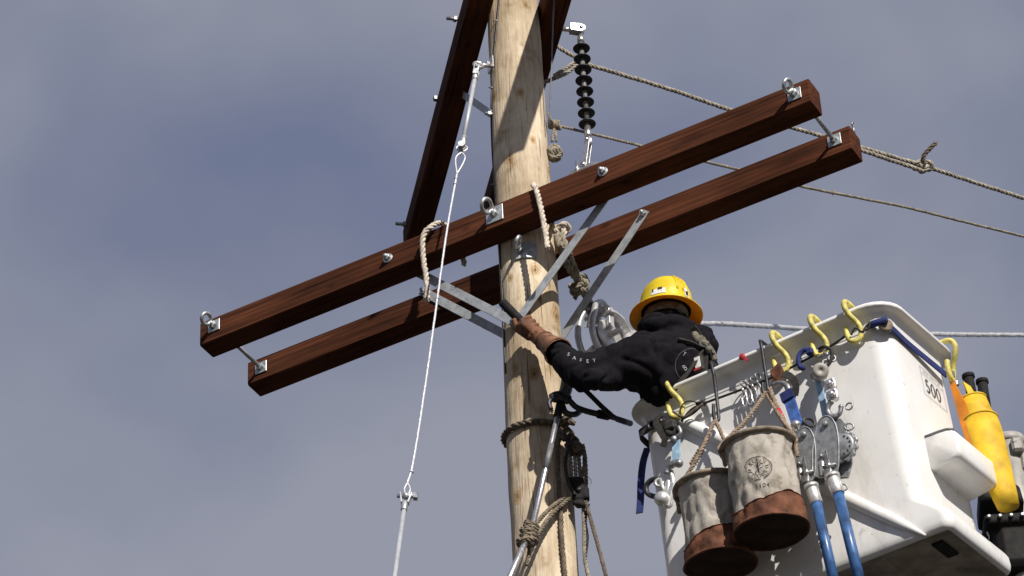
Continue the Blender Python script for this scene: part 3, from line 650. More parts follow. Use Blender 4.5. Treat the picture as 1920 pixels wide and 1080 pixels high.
# ------------------------------------------------------------------ ropes going away to the right
def RY(px): return lerp(0.22, 1.25, (px-1080)/840)
b = MB(); ra = [at(x, y, RY(x)) for x, y in ((1085, 116), (1105, 122), (1180, 144), (1270, 172), (1365, 205), (1450, 229), (1540, 255), (1620, 278), (1735, 312), (1830, 343), (1930, 375), (2000, 398))]
b.rope(smooth(ra, 8)+[ra[-1]+(ra[-1]-ra[-3]).normalized()*12], 0.0105)
ra2 = [at(x, y, RY(x)-0.01) for x, y in ((1545, 258), (1585, 270), (1622, 284), (1660, 297), (1700, 310), (1733, 322))]
b.rope(smooth(ra2, 8), 0.0105)
kc = at(1733, 312, RY(1733)); b.rope(smooth(trefoil(kc, 0.040, (V((1, 0, -0.3)).normalized(), V((0.3, 0, 1)).normalized(), V((0, -1, 0)))), 2, True), 0.0115)
b.rope(smooth(trefoil(kc-V((0.03, 0, -0.01)), 0.028), 2, True), 0.0105)
# bridle round the upper right crossarm
bj = at(1088, 112, 0.2)
def rb(px, py, dz=0): return onp(px, py, KK*(Z2-0.0665-0.012), KK)
l_ = [bj, at(1062, 98, 0.18), at(1046, 92, 0.2)+KK*0.02]
b.rope(smooth(l_, 6), 0.010); b.rope(smooth([bj, at(1060, 128, 0.17), at(1038, 143, 0.16)], 6), 0.010); b.rope(smooth([at(1085, 118, 0.2), at(1062, 137, 0.18), at(1034, 149, 0.17), at(1015, 156, 0.25)], 6), 0.010)
o_ = build('hand_line', b, MT['rope']); tag(o_, 'thick tan twisted rope from the upper crossarm with a knotted loop near the right', 'rope')
b = MB(); tl = smooth([kc, at(1731, 296, RY(1733)-0.03), at(1738, 285, RY(1733)-0.04), at(1755, 268, RY(1733)-0.05)], 6); b.rope(tl, 0.011)
for i in range(5): b.tube([tl[-1]-V((0, 0, 0.004)), tl[-1]+V((random.uniform(-.008, .02), 0, random.uniform(.004, .018)))], 0.0018, 5)
build('frayed_tail', b, MT['roped'], o_)
b = MB(); rbp = [at(x, y, lerp(-0.02, 1.3, (x-1030)/890)) for x, y in ((1034, 231), (1060, 239), (1110, 251), (1195, 272), (1262, 288), (1330, 305), (1420, 327), (1505, 350), (1620, 373), (1700, 389), (1800, 414), (1930, 446), (2000, 463))]
b.rope(smooth(rbp, 8)+[rbp[-1]+(rbp[-1]-rbp[-3]).normalized()*12], 0.0068); kq = at(1562, 361, 0.77); b.torus(kq, V((1, 0, -0.2)), 0.007, 0.006, 10, 6)
hd = at(1040, 234, -0.02); b.rope(coil(hd, V((1, 0, -0.25)), 0.017, 5, 0.011), 0.007)
b.rope(smooth([at(1029, 212, -0.06), at(1032, 226, -0.06), hd, at(1037, 252, -0.03), at(1035, 266, -0.03)], 6), 0.007)
b.rope(smooth([hd, at(1042, 250, -0.02), at(1043, 266, -0.02)], 6), 0.006)
cq = at(1040, 287, -0.03)
for k in range(4): b.rope(smooth([cq+V((math.cos(t)*0.024, -0.012+0.008*k, math.sin(t)*(0.036-0.004*k)-0.004*k)) for t in [2*math.pi*i/12 for i in range(13)]], 3), 0.0085)
b.rope(coil(cq+V((0, 0, 0.005)), V((1, 0.1, 0.5)), 0.022, 4, 0.013), 0.0085)
tag(build('hand_line', b, MT['ropeg']), 'thin grey tag line tied to the right side of the pole with a small coil', 'rope')

# ------------------------------------------------------------------ aerial bucket
BU = V((0.85248942, -0.52274416, 0.0005816)).normalized(); BV = V((0.5192517, 0.84692129, 0.114464)); BV = (BV-BU*BV.dot(BU)).normalized(); BK = BU.cross(BV)
BS = 0.94
BP = CAM+(V((1.48538, -0.1603, 10.08056))-CAM)*BS; BLn, BDp, BHt = 1.2206, 0.5977, 1.036
def bl(x, y, z): return BP+(BU*x+BV*y+BK*z)*BS
def atb(px, py, Y, k=None): k = k or BS; return CAM+(at(px, py, Y)-CAM)*k      # the same line of sight, at the bucket's distance
def bf(px, py, off=0.0): return onp(px, py, BP-BV*off, BV)          # on / in front of the long face
def bs(px, py, off=0.0): return onp(px, py, BP+BU*off, BU)          # on / beside the short face
def fibreglass():
    m = mat('white_fibreglass', (0.80, 0.79, 0.775), 0.28, 0, 0.03, 3, 0.03, 30, spec=0.45); t = m.node_tree; b = t.nodes['Principled BSDF']; L = t.links
    tcn = [n for n in t.nodes if n.type == 'TEX_COORD'][0]; base = b.inputs['Base Color'].links[0].from_socket
    def layer(scale, p0, p1, colr, f, st=(1, 1, 1), det=6):
        nonlocal base
        mpn = t.nodes.new('ShaderNodeMapping'); mpn.inputs['Scale'].default_value = st; L.new(tcn.outputs['Object'], mpn.inputs[0])
        n = t.nodes.new('ShaderNodeTexNoise'); n.inputs['Scale'].default_value = scale; n.inputs['Detail'].default_value = det; n.inputs['Roughness'].default_value = 0.7; L.new(mpn.outputs[0], n.inputs['Vector'])
        r = t.nodes.new('ShaderNodeValToRGB'); L.new(n.outputs[0], r.inputs[0]); r.color_ramp.elements[0].position = p0; r.color_ramp.elements[0].color = (0, 0, 0, 1); r.color_ramp.elements[1].position = p1
        mu = t.nodes.new('ShaderNodeMath'); mu.operation = 'MULTIPLY'; mu.inputs[1].default_value = f; L.new(r.outputs[0], mu.inputs[0])
        x = t.nodes.new('ShaderNodeMix'); x.data_type = 'RGBA'; L.new(mu.outputs[0], x.inputs[0]); L.new(base, x.inputs[6]); x.inputs[7].default_value = (*colr, 1); base = x.outputs[2]
    layer(2.6, 0.46, 0.74, (0.55, 0.51, 0.46), 0.32)
    layer(6, 0.54, 0.74, (0.36, 0.31, 0.27), 0.42, (1, 1, 0.3))
    layer(14, 0.63, 0.74, (0.22, 0.18, 0.15), 0.5, (1, 1, 0.6))
    layer(45, 0.66, 0.73, (0.12, 0.10, 0.09), 0.65)
    layer(26, 0.71, 0.745, (0.20, 0.19, 0.20), 0.7, (0.5, 0.5, 3.5), 3)
    L.new(base, b.inputs['Base Color']); return m
MT['white'] = fibreglass()
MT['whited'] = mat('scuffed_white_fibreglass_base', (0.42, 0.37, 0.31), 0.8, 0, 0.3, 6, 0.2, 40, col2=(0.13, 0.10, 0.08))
bkt = thing('aerial_bucket', 'white fibreglass two-man lift bucket marked 500, hung with tools', 'lift bucket', bl(-BLn/2, BDp/2, -BHt))
def rrect(off, z, cr=0.085, n=7, fx=0.0):
    x0, x1, y0, y1 = -BLn-off, off+fx, -off, BDp+off; cr = max(cr+off, 0.01); pts = []
    for cx, cy, a0 in ((x1-cr, y0+cr, -90), (x1-cr, y1-cr, 0), (x0+cr, y1-cr, 90), (x0+cr, y0+cr, 180)):
        for i in range(n): a = rad(a0+90*i/(n-1)); pts.append(bl(cx+cr*math.cos(a), cy+cr*math.sin(a), z))
    return pts
def loft(rings, b, close=False):
    n = len(rings[0]); vs = [p for r in rings for p in r]; fs = []
    for i in range(len(rings)-1):
        for j in range(n): fs.append((i*n+j, i*n+(j+1) % n, (i+1)*n+(j+1) % n, (i+1)*n+j))
    if close: fs.append(tuple(range((len(rings)-1)*n, len(rings)*n)))
    return b.add(vs, fs)
b = MB(); loft([rrect(o, z, c, 7, f) for o, z, c, f in ((-0.012, -1.0, .085, 0), (-0.012, -0.5, .085, 0), (-0.012, 0.02, .085, 0), (0.0, 0.02, .085, 0), (0.0, -0.02, .085, 0), (0.0, -0.2, .085, 0), (0.0, -0.45, .08, 0), (0.0, -0.7, .07, 0), (0.0, -0.83, .06, 0),
    (0.0, -0.855, .057, 0.004), (0.0, -0.872, .054, 0.016), (0.0, -0.90, .05, 0.05), (0.0, -0.93, .047, 0.085), (0.0, -0.948, .046, 0.102), (0.0, -0.965, .045, 0.110), (0.0, -1.0, .045, 0.112), (-0.005, -1.02, .045, 0.112), (-0.014, -1.031, .045, 0.112), (-0.028, -1.036, .045, 0.112))], b)
ins_ = rrect(-0.012, -1.0); b.add(ins_, [tuple(range(len(ins_)))], False)
build('shell', b, MT['white'], bkt)
b = MB(); r_ = rrect(-0.028, -1.0365, .045, 7, 0.112); b.add(r_, [tuple(range(len(r_)))[::-1]], False); 
for x in (-1.0, -0.75, -0.5, -0.25): b.box(bl(x, BDp/2, -1.036), (0.05, BDp*0.8, 0.012), (BU, BV, BK), 0.004)
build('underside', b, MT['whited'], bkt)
b = MB(); prof = [(-0.014, 0.0), (-0.014, 0.052), (-0.006, 0.060), (0.010, 0.063), (0.042, 0.061), (0.053, 0.057), (0.057, 0.051), (0.056, 0.045), (0.050, 0.042), (0.034, 0.0395), (0.018, 0.035), (0.009, 0.026), (0.004, 0.012), (0.0025, -0.02)]; LZ = 1.4; prof = [(o, z*LZ if z > 0 else z) for o, z in prof]
loft([rrect(o, z) for o, z in prof], b); lip = build('rim_lip', b, MT['white'], bkt)
# moulded diagonal rib on the long face
b = MB(); ra_, rb_ = bf(1247, 775), bf(1735, 1004); pts = [ra_.lerp(rb_, i/14) for i in range(15)]
b.tube(pts, [0.012]+[0.027]*10+[0.027, 0.026, 0.020, 0.006], 14); build('rib', b, MT['white'], bkt)
b = MB(); b.box(bl(0.0, 0.16, -1.042), (0.05, 0.14, 0.012), (BU, BV, BK), 0.004); build('drain_plate', b, MT['rubber'], bkt)
# outside step
st = MB()
def step_ring(y, k): return [bl(x*k, y, -0.59+(z+0.59)*k) for x, z in ((-0.01, -0.500), (0.09, -0.507), (0.128, -0.515), (0.140, -0.530), (0.142, -0.62), (0.134, -0.640), (0.118, -0.645), (-0.01, -0.660))]
ys = [0.178, 0.183, 0.20, 0.36, 0.53, 0.545, 0.55]; ks = [0.90, 0.97, 1, 1, 1, 0.97, 0.9]; rg = [step_ring(y, k) for y, k in zip(ys, ks)]; n = 8
vs = [p for r in rg for p in r]; fs = [tuple(range(n))[::-1], tuple(range(6*n, 7*n))]
for i in range(6):
    for j in range(n): fs.append((i*n+j, i*n+(j+1) % n, (i+1)*n+(j+1) % n, (i+1)*n+j))
st.add(vs, fs, True); stp = build('outside_step', st, MT['white'], bkt)
b = MB(); b.tube([bl(0.003, 0.182, -0.499), bl(0.06, 0.182, -0.500), bl(0.10, 0.183, -0.503), bl(0.132, 0.19, -0.512)], 0.0055, 8); build('step_seal', b, MT['grayrod'], stp)
# tape on the lip
def lip_band(x0, x1, mt, nm):
    b = MB(); rows = [[bl(x, -(o+0.0025), z+0.0025*(o < 0.03)) for o, z in prof_l] for x in (x0, x1)]
    n = len(prof_l); b.add(rows[0]+rows[1], [(j, j+1, n+j+1, n+j) for j in range(n-1)], True); return build(nm, b, mt, lip)
LZ = 1.4; prof_l = [(o, z*LZ) for o, z in [(-0.016, 0.03), (-0.016, 0.055), (-0.006, 0.063), (0.010, 0.066), (0.040, 0.064), (0.055, 0.058), (0.060, 0.047), (0.058, 0.043), (0.050, 0.039), (0.034, 0.0365), (0.022, 0.033)]]
def lipx(px, py): d = bf(px, py, 0.055*BS)-BP; return d.dot(BU)/BS
x_ = lipx(1237, 745); lip_band(x_-0.022, x_+0.022, MT['rubber'], 'black_tape')
x_ = lipx(1393, 671); b = MB(); c_ = bl(x_, -0.061, 0.068); b.ball(c_, 0.014, (1, 0.5, 1.1), (BU, BV, BK)); b.bar(c_, c_+BU*0.022-BK*0.03-BV*0.003, BU, 0.012, 0.003); build('red_tape', b, MT['red'], lip)
# printed plate reading 500
def decal_map(vs, cx, cz): return [bl(0.0035, cx+x, cz+y) for x, y in vs]
DX, DZ = 0.388, -0.170
def frame_lines(pts, wd, b):
    for (x0, y0), (x1, y1) in zip(pts, pts[1:]+pts[:1]):
        L = math.hypot(x1-x0, y1-y0); nx, ny = -(y1-y0)/L*wd, (x1-x0)/L*wd
        b.add(decal_map([(x0-nx, y0-ny), (x1-nx, y1-ny), (x1+nx, y1+ny), (x0+nx, y0+ny)], DX, DZ), [(0, 1, 2, 3)], False)
b = MB(); v2, f2 = text2d('500', 0.100, spacing=1.0, thin=0.0009); b.add(decal_map([(x, y*1.0-0.018) for x, y in v2], DX-0.008, DZ), f2, False); dc = build('printed_number', b, MT['ink'], bkt)
b = MB(); frame_lines([(-0.105, -0.070), (0.105, -0.070), (0.105, 0.070), (-0.105, 0.070)], 0.0011, b); frame_lines([(-0.105, 0.036), (0.105, 0.036), (0.105, 0.0363), (-0.105, 0.0363)], 0.0008, b)
for yy, ss, tt in ((0.053, 0.016, 'RATED CAPACITY LBS'), ):
    v2, f2 = text2d(tt, ss); b.add(decal_map([(x, y+yy) for x, y in v2], DX, DZ), f2, False)
build('printed_border', b, MT['inkg'], dc)
for tx, px, py, sz in (('T', 1827, 986, 0.055), ('9', 1853, 1006, 0.055)):
    p = (bs(px, py, 0.113*BS)-BP)/BS; b = MB(); v2, f2 = text2d(tx, sz); b.add([bl(0.1135, p.dot(BV)+x, p.dot(BK)+y) for x, y in v2], f2, False); build('worn_lettering', b, MT['inkg'], bkt)
# corner boss under the lip
b = MB(); cb = bl(-0.02, 0.022, -0.03); od = (BU-BV).normalized(); b.lathe([(0.030, 0.0), (0.030, 0.012), (0.024, 0.016)], cb+od*0.022, od, 14); build('corner_bolt', b, MT['canvrim'], bkt)

# ------------------------------------------------------------------ boom tip behind the bucket
boom = thing('boom_tip', 'grey boom end with black cover behind the white bucket', 'boom', atb(1900, 1060, 0.9))
b = MB(); c0 = atb(1890, 832, 0.75); c1 = atb(1915, 990, 0.75); axb = (c1-c0).normalized(); b.lathe([(0.062, 0), (0.066, 0.01), (0.069, 0.5), (0.074, 0.9)], c0, axb, 24); build('tube', b, MT['grey'], boom)
b = MB(); b.lathe([(0.062, -0.02), (0.073, -0.014), (0.075, 0.016), (0.066, 0.022)], c0, axb, 24); b.box(atb(1907, 838, 0.68), (0.05, 0.06, 0.07), None, 0.01); b.cyl(atb(1900, 832, 0.66), atb(1914, 826, 0.66), 0.012, 10); b.box(atb(1924, 866, 0.72), (0.06, 0.08, 0.13), None, 0.012)
build('collar', b, MT['grey'], boom)
b = MB(); bcx = atb(1872, 955, 0.70); b.plate([(-0.085, -0.055), (-0.08, 0.03), (-0.03, 0.065), (0.05, 0.062), (0.09, 0.02), (0.095, -0.07)], bcx+V((0, 0.1, 0)), V((1, 0, 0)), V((0, 0.2, 1)).normalized(), 0.2, 0.02); b.box(bcx+V((0.07, 0.03, -0.105)), (0.30, 0.26, 0.05), None, 0.012); b.box(bcx+V((0.12, 0.06, -0.21)), (0.32, 0.26, 0.22), None, 0.03)
r2_, _n = remesh(b, 0.008, 4); build('cover', r2_, MT['rubber'], boom)
for i in range(6):
    b = MB(); p = bcx+V((-0.06+0.045*i, -0.102, -0.105)); b.lathe([(0.010, 0), (0.010, 0.008), (0.006, 0.012)], p, V((0, -1, 0)), 6, sm=False); build('flange_bolt', b, MT['steel'], boom)
b = MB(); b.bar(atb(1905, 1000, 0.9), V((4.6, 3.4, 5.0)), V((0, 0, 1)), 0.26, 0.22, 0.02); build('upper_boom', b, MT['white'], boom)
b = MB(); b.box(atb(1922, 903, 0.8), (0.05, 0.05, 0.06), None, 0.01); build('control_box', b, MT['hook'], boom)

# ------------------------------------------------------------------ yellow S-hooks
def s_hook(x, y, d_out, d_side, flip=1):
    o = bl(x, y, 0.024)
    P = [(0, -0.040, 0.015), (0, -0.040, 0.06), (0, -0.015, 0.087), (0, 0.022, 0.094), (0, 0.062, 0.086), (0.002, 0.078, 0.055), (0.010, 0.066, 0.018), (0.026, 0.044, -0.012), (0.034, 0.034, -0.045), (0.026, 0.032, -0.075), (0.004, 0.034, -0.088), (-0.018, 0.036, -0.075), (-0.026, 0.038, -0.045), (-0.025, 0.040, -0.018)]
    b = MB(); pts = smooth([o+d_side*(a*flip)+d_out*q+BK*z for a, q, z in P], 6); b.tube(pts, 0.0115, 10); b.ball(pts[-1], 0.0114); b.ball(pts[0], 0.0114); return b
HK = []
for (px, py), lab in (((1257, 735), 'yellow S-hook nearest the pole, holding the dark strap cluster'), ((1456, 655), 'yellow S-hook above the large canvas bucket, second along the rim'),
                      ((1527, 620), 'yellow S-hook third along the rim, above the right hoist'), ((1590, 590), 'yellow S-hook nearest the bucket corner, holding a black cord')):
    x = lipx(px, py); HK.append(x)
    tag(build('rim_hook', s_hook(x, 0, -BV, BU), MT['hook']), lab, 'hook', 'yellow hooks on the bucket rim')
y4 = (bs(1783, 668, 0.055*BS)-BP).dot(BV)/BS; HY = y4
tag(build('rim_hook', s_hook(0, y4, BU, BV, 1), MT['hook']), 'yellow S-hook on the short side, above the yellow holster', 'hook', 'yellow hooks on the bucket rim')

# ------------------------------------------------------------------ lines and straps along the rim
b = MB(); b.tube(smooth([bf(1277, 790, 0.05), bf(1296, 768, 0.045), bf(1318, 757, 0.035), bf(1370, 738, 0.03), bf(1440, 711, 0.03), bf(1500, 680, 0.03), bf(1560, 647, 0.03), bf(1588, 628, 0.04)], 6), 0.0052, 6)
b.rope(smooth(trefoil(bf(1314, 757, 0.035), 0.016), 2, True), 0.006); b.tube(smooth([bf(1280, 792, 0.05), bf(1276, 766, 0.05), bf(1290, 752, 0.045), bf(1314, 757, 0.035)], 5), 0.003, 6)
b.tube(smooth([bf(1316, 760, 0.035), bf(1300, 775, 0.04), bf(1278, 787, 0.05)], 5), 0.0045, 6)
tag(build('tie_line', b, MT['cord']), 'thin black line strung below the bucket rim between the yellow hooks', 'cord')
b = MB(); b.tube(smooth([bf(1596, 628, 0.05), bf(1604, 615, 0.05), bf(1616, 622, 0.04), bf(1624, 612, 0.035), bf(1632, 604, 0.03), bf(1628, 616, 0.03), bf(1616, 620, 0.035)], 6), 0.0045, 6)
tag(build('cord_loop', b, MT['cord']), 'short black cord looped between the corner hook and the blue strap', 'cord')
cs = thing('corner_strap', 'navy blue webbing strap stretched round the bucket corner under the lip', 'strap', bl(0, 0, -0.1))
p_a, p_b, p_c, p_d = bf(1630, 610, 0.012), bf(1652, 603, 0.012), bl(0.012, 0.06, -0.03), bl(0.012, HY-0.02, -0.055)
b = MB(); b.ribbon(smooth([p_a, p_b, bl(-0.012, 0.0-0.012, -0.028), bl(0.012, 0.03, -0.032), bl(0.012, 0.2, -0.040), bl(0.03, HY-0.04, -0.062)], 6), BK, 0.030, 0.006); build('webbing', b, MT['navy'], cs)
b = MB(); b.tube([bf(1626, 612, 0.02), bf(1640, 607, 0.02), bf(1662, 599, 0.02)], [0.010, 0.015, 0.015], 10); build('rolled_end', b, MT['navy'], cs)

# hangers of bent black rod
def hanger(name, lab, x, pts):
    o = bl(x, 0, 0.025); b = MB(); P = [(0, -0.03, 0.03), (0, -0.03, 0.072), (0, 0.0, 0.076), (0, 0.062, 0.074)]
    b.tube(smooth([o+BU*a-BV*q+BK*z for a, q, z in P], 3)+smooth(pts, 5), 0.0075, 8)
    return tag(build(name, b, MT['dsteel']), lab, 'hook', 'black rod hangers on the bucket rim')
hanger('rod_hanger', 'long black rod hanger over the rim holding the small canvas bucket', lipx(1337, 690), [bf(1338, 700, 0.06), bf(1342, 730, 0.05), bf(1347, 775, 0.05), bf(1347, 787, 0.055), bf(1341, 789, 0.065), bf(1338, 776, 0.07), bf(1338, 758, 0.07)])
hanger('rod_hanger', 'black rod hanger with squared top over the rim holding the large canvas bucket', lipx(1429, 648), [bf(1429, 655, 0.06), bf(1434, 690, 0.055), bf(1439, 722, 0.05), bf(1440, 736, 0.055), bf(1434, 740, 0.07), bf(1430, 730, 0.075), bf(1430, 718, 0.075)])

# ------------------------------------------------------------------ canvas buckets
def canvas_mat():
    m = mat('grimy_white_canvas', (0.50, 0.465, 0.415), 0.92, 0, 0.12, 5, 0.35, 200, spec=0.15); t = m.node_tree; b = t.nodes['Principled BSDF']; L = t.links
    tcn = [n for n in t.nodes if n.type == 'TEX_COORD'][0]; base = b.inputs['Base Color'].links[0].from_socket
    for sc, p0, p1, colr, f in ((4, 0.38, 0.70, (0.27, 0.225, 0.175), 0.8), (22, 0.50, 0.68, (0.12, 0.09, 0.065), 0.65), (60, 0.62, 0.74, (0.08, 0.065, 0.05), 0.6)):
        n = t.nodes.new('ShaderNodeTexNoise'); n.inputs['Scale'].default_value = sc; n.inputs['Detail'].default_value = 6; n.inputs['Roughness'].default_value = 0.65; L.new(tcn.outputs['Object'], n.inputs['Vector'])
        r = t.nodes.new('ShaderNodeValToRGB'); L.new(n.outputs[0], r.inputs[0]); r.color_ramp.elements[0].position = p0; r.color_ramp.elements[0].color = (0, 0, 0, 1); r.color_ramp.elements[1].position = p1
        mu = t.nodes.new('ShaderNodeMath'); mu.operation = 'MULTIPLY'; mu.inputs[1].default_value = f; L.new(r.outputs[0], mu.inputs[0])
        x = t.nodes.new('ShaderNodeMix'); x.data_type = 'RGBA'; L.new(mu.outputs[0], x.inputs[0]); L.new(base, x.inputs[6]); x.inputs[7].default_value = (*colr, 1); base = x.outputs[2]
    L.new(base, b.inputs['Base Color']); return m
MT['canvas'] = canvas_mat()
def canvas_bucket(lab, ctop, axis, R, H, seed, hang, lather):
    """ctop: centre of the rim, axis: pointing down"""
    t_ = thing('canvas_bucket', lab, 'tool bucket', ctop+axis*H, 'canvas tool buckets hung on the lift bucket')
    X = (V((1, 0, 0))-axis*axis.x).normalized(); Y = axis.cross(X)
    n = 72; rows = 44; vs = []; fs = []
    def rr(th, h):
        q = V((math.cos(th)*1.4+seed, math.sin(th)*1.4, h*5)); fold = abs(noise.noise(q*1.5))
        k = min(1, h/0.05)*min(1, (H-h)/0.03+0.15)
        return R*(1-0.015*math.sin(h/H*math.pi))+k*(0.013*noise.noise(q)-0.016*max(0, 1-fold*3.0)*0.6-0.006*max(0, 1-abs(noise.noise(V((q.x*3.4+1, q.y*3.4, q.z*1.1))))*4)*0.8+0.0015*noise.noise(q*7))
    def sp(th, h, off=0): r = rr(th, h)+off; return ctop+axis*h+X*(r*math.cos(th))+Y*(r*math.sin(th))
    hb = H-lather
    def hem(th): return hb+0.020*math.sin(th*2+seed)+0.006*math.sin(th*5)
    for i in range(rows+1):
        for j in range(n):
            th = 2*math.pi*j/n; vs.append(sp(th, (hem(th)+0.012)*i/rows))
    for i in range(rows):
        for j in range(n): fs.append((i*n+j, (i+1)*n+j, (i+1)*n+(j+1) % n, i*n+(j+1) % n))
    b = MB(); b.add(vs, fs)
    vs2 = [sp(2*math.pi*j/n, (H*0.9)*i/6+0.004, -0.006) for i in range(7) for j in range(n)]     # inner lining
    b.add(vs2, [(i*n+j, i*n+(j+1) % n, (i+1)*n+(j+1) % n, (i+1)*n+j) for i in range(6) for j in range(n)])
    wall = build('canvas_wall', b, MT['canvas'], t_)
    b = MB(); b.tube([sp(2*math.pi*j/48, 0.006, 0.001) for j in range(48)], 0.0115, 8, True, 1.5, axis); build('rim_hem', b, MT['canvrim'], t_)
    vs = []; fs = []; hs = 8
    for i in range(hs+1):
        for j in range(n):
            th = 2*math.pi*j/n; h = lerp(hem(th), H, i/hs); vs.append(sp(th, h, 0.005+0.003*math.sin(i/hs*math.pi)))
    for i in range(hs):
        for j in range(n): fs.append((i*n+j, (i+1)*n+j, (i+1)*n+(j+1) % n, i*n+(j+1) % n))
    b = MB(); b.add(vs, fs); low = [vs[hs*n+j] for j in range(n)]; mid = [ctop+axis*(H-0.008)+(X*math.cos(2*math.pi*j/n)+Y*math.sin(2*math.pi*j/n))*(R*0.92) for j in range(n)]
    lb = build('leather_bottom', b, MT['leather'], t_)
    b = MB(); b.add(low+mid, [(j, n+j, n+(j+1) % n, (j+1) % n) for j in range(n)]+[tuple(range(n, 2*n))], False); build('base_disc', b, MT['leatherd'], t_)  # shade of the underside is put into this disc's dark leather
    b = MB(); b.tube([sp(2*math.pi*j/48, H-0.004, 0.010) for j in range(48)], 0.0052, 6, True); build('bottom_seam', b, MT['leather'], lb)
    b = MB(); b.tube([sp(2*math.pi*j/72, hem(2*math.pi*j/72)+0.002, 0.007) for j in range(72)], 0.0022, 5, True); build('stitched_edge', b, MT['leather'], lb)
    ends = []
    for th in hang[1]:
        e = sp(th, 0.03, 0.012); ends.append(e)
        b = MB(); b.rope(smooth([hang[0], hang[0].lerp(e, 0.5)+V((0, -0.01, 0)), sp(th, -0.01, 0.006), e, sp(th, 0.085, 0.012)], 6), 0.0085); build('handle_rope', b, MT['ropeb'], t_)
    return t_, sp, wall
# large one
CBR = 0.139
ctL = bf(1421, 836, 0.235)
axL = (bf(1447, 1000, 0.235)-ctL).normalized()
bigb, spL, wallL = canvas_bucket('large grimy white canvas bucket with a round printed emblem and brown leather bottom', ctL, axL, CBR, 0.385, 3.1, (bf(1436, 736, 0.07), (rad(176), rad(12))), 0.092)
# printed emblem: ring, lettering and a standing figure in strokes
XL = (V((1, 0, 0))-axL*axL.x).normalized(); YL = axL.cross(XL)
def wallpix(px, py):                            # angle and height on the wall under a pixel
    d = ray(px, py); best = None
    o = CAM-ctL; dd = d-axL*d.dot(axL); oo = o-axL*o.dot(axL)
    A = dd.dot(dd); Bq = 2*dd.dot(oo); Cq = oo.dot(oo)-CBR**2; t = (-Bq-math.sqrt(max(0, Bq*Bq-4*A*Cq)))/(2*A)
    P = CAM+d*t-ctL; return math.atan2(P.dot(YL), P.dot(XL)), P.dot(axL)
eth, eh = wallpix(1421, 876)
def em(x, y): return spL(eth+x/CBR*EMS, eh-y, 0.0016)
_a = spL(eth, eh); EMS = 1 if (spL(eth+0.05, eh)-_a).dot(_R) > 0 else -1
def em_ring(R, wd, b, n=48):
    vs = []
    for i in range(n): a = 2*math.pi*i/n; vs += [em((R-wd)*math.cos(a), (R-wd)*math.sin(a)), em((R+wd)*math.cos(a), (R+wd)*math.sin(a))]
    b.add(vs, [(2*i, 2*i+1, (2*i+3) % (2*n), (2*i+2) % (2*n)) for i in range(n)], False)
b = MB(); ER = 0.053; em_ring(ER, 0.0014, b); em_ring(ER-0.006, 0.0006, b)
for tx, up in (('KLEIN', 1), ('TOOLS', -1)):
    for i, ch in enumerate(tx):
        a = rad(90-(i-2)*24) if up > 0 else rad(-90+(i-2)*24); v2, f2 = text2d(ch, 0.021)
        ca, sa = math.cos(a-math.pi/2 if up > 0 else a+math.pi/2), math.sin(a-math.pi/2 if up > 0 else a+math.pi/2)
        b.add([em((ER-0.017)*math.cos(a)+x*ca-y*sa, (ER-0.017)*math.sin(a)+x*sa+y*ca) for x, y in v2], f2, False)
def stroke(pts, wd):
    for (x0, y0), (x1, y1) in zip(pts, pts[1:]):
        L = math.hypot(x1-x0, y1-y0); nx, ny = -(y1-y0)/L*wd, (x1-x0)/L*wd
        b.add([em(x0-nx, y0-ny), em(x1-nx, y1-ny), em(x1+nx, y1+ny), em(x0+nx, y0+ny)], [(0, 1, 2, 3)], False)
stroke([(0.0, -0.024), (0.0, 0.022)], 0.0026); stroke([(0, 0.0), (0.012, 0.016), (0.022, 0.014)], 0.0013); stroke([(0, 0.0), (-0.012, 0.016), (-0.02, 0.010)], 0.0013); stroke([(0.001, -0.006), (0.016, -0.002), (0.019, 0.008)], 0.0012)
stroke([(-0.001, -0.008), (-0.014, -0.014), (-0.012, -0.024)], 0.0012); stroke([(0.0, 0.022), (0.008, 0.024)], 0.0012); stroke([(-0.04, 0.002), (-0.028, -0.003)], 0.0016); stroke([(0.028, 0.0), (0.042, 0.004)], 0.0016); stroke([(-0.042, -0.007), (-0.026, -0.012)], 0.0012); stroke([(0.028, -0.010), (0.040, -0.006)], 0.0012)
emb = build('printed_emblem', b, MT['ink'], wallL)
b = MB(); v2, f2 = text2d('5104', 0.027, spacing=1.1); b.add([em(x+0.006, y-0.082) for x, y in v2], f2, False); build('printed_number', b, MT['ink'], wallL)
# small one, further left and closer to the lift bucket
ctS = bf(1332, 912, 0.17); axS = (bf(1352, 1060, 0.17)-ctS).normalized()
canvas_bucket('smaller stained canvas bucket with leather bottom half hidden behind the large one', ctS, axS, 0.135, 0.35, 8.4, (bf(1341, 787, 0.065), (rad(200), rad(345))), 0.095)
b = MB(); b.rope(smooth([bf(1336, 800, 0.07), bf(1315, 845, 0.09), bf(1300, 868, 0.11)], 5), 0.007)
pb = bf(1306, 858, 0.10); b.rope(coil(pb, bf(1325, 825, 0.1)-pb, 0.011, 6, 0.012), 0.005)
tag(build('handle_splice', b, MT['ropeb']), 'reddish rope splice above the smaller canvas bucket', 'rope')
# red-taped stretch of the large bucket's handle
b = MB(); b.rope(smooth([bf(1443, 728, 0.08), bf(1458, 765, 0.11), bf(1476, 805, 0.15), bf(1487, 842, 0.18)], 5), 0.0095); hr = build('handle_rope', b, MT['ropeb'], bigb)
b = MB(); b.tube([bf(1459, 768, 0.112), bf(1464, 778, 0.12), bf(1469, 790, 0.13)], 0.0115, 8); build('red_tape', b, MT['red'], hr)

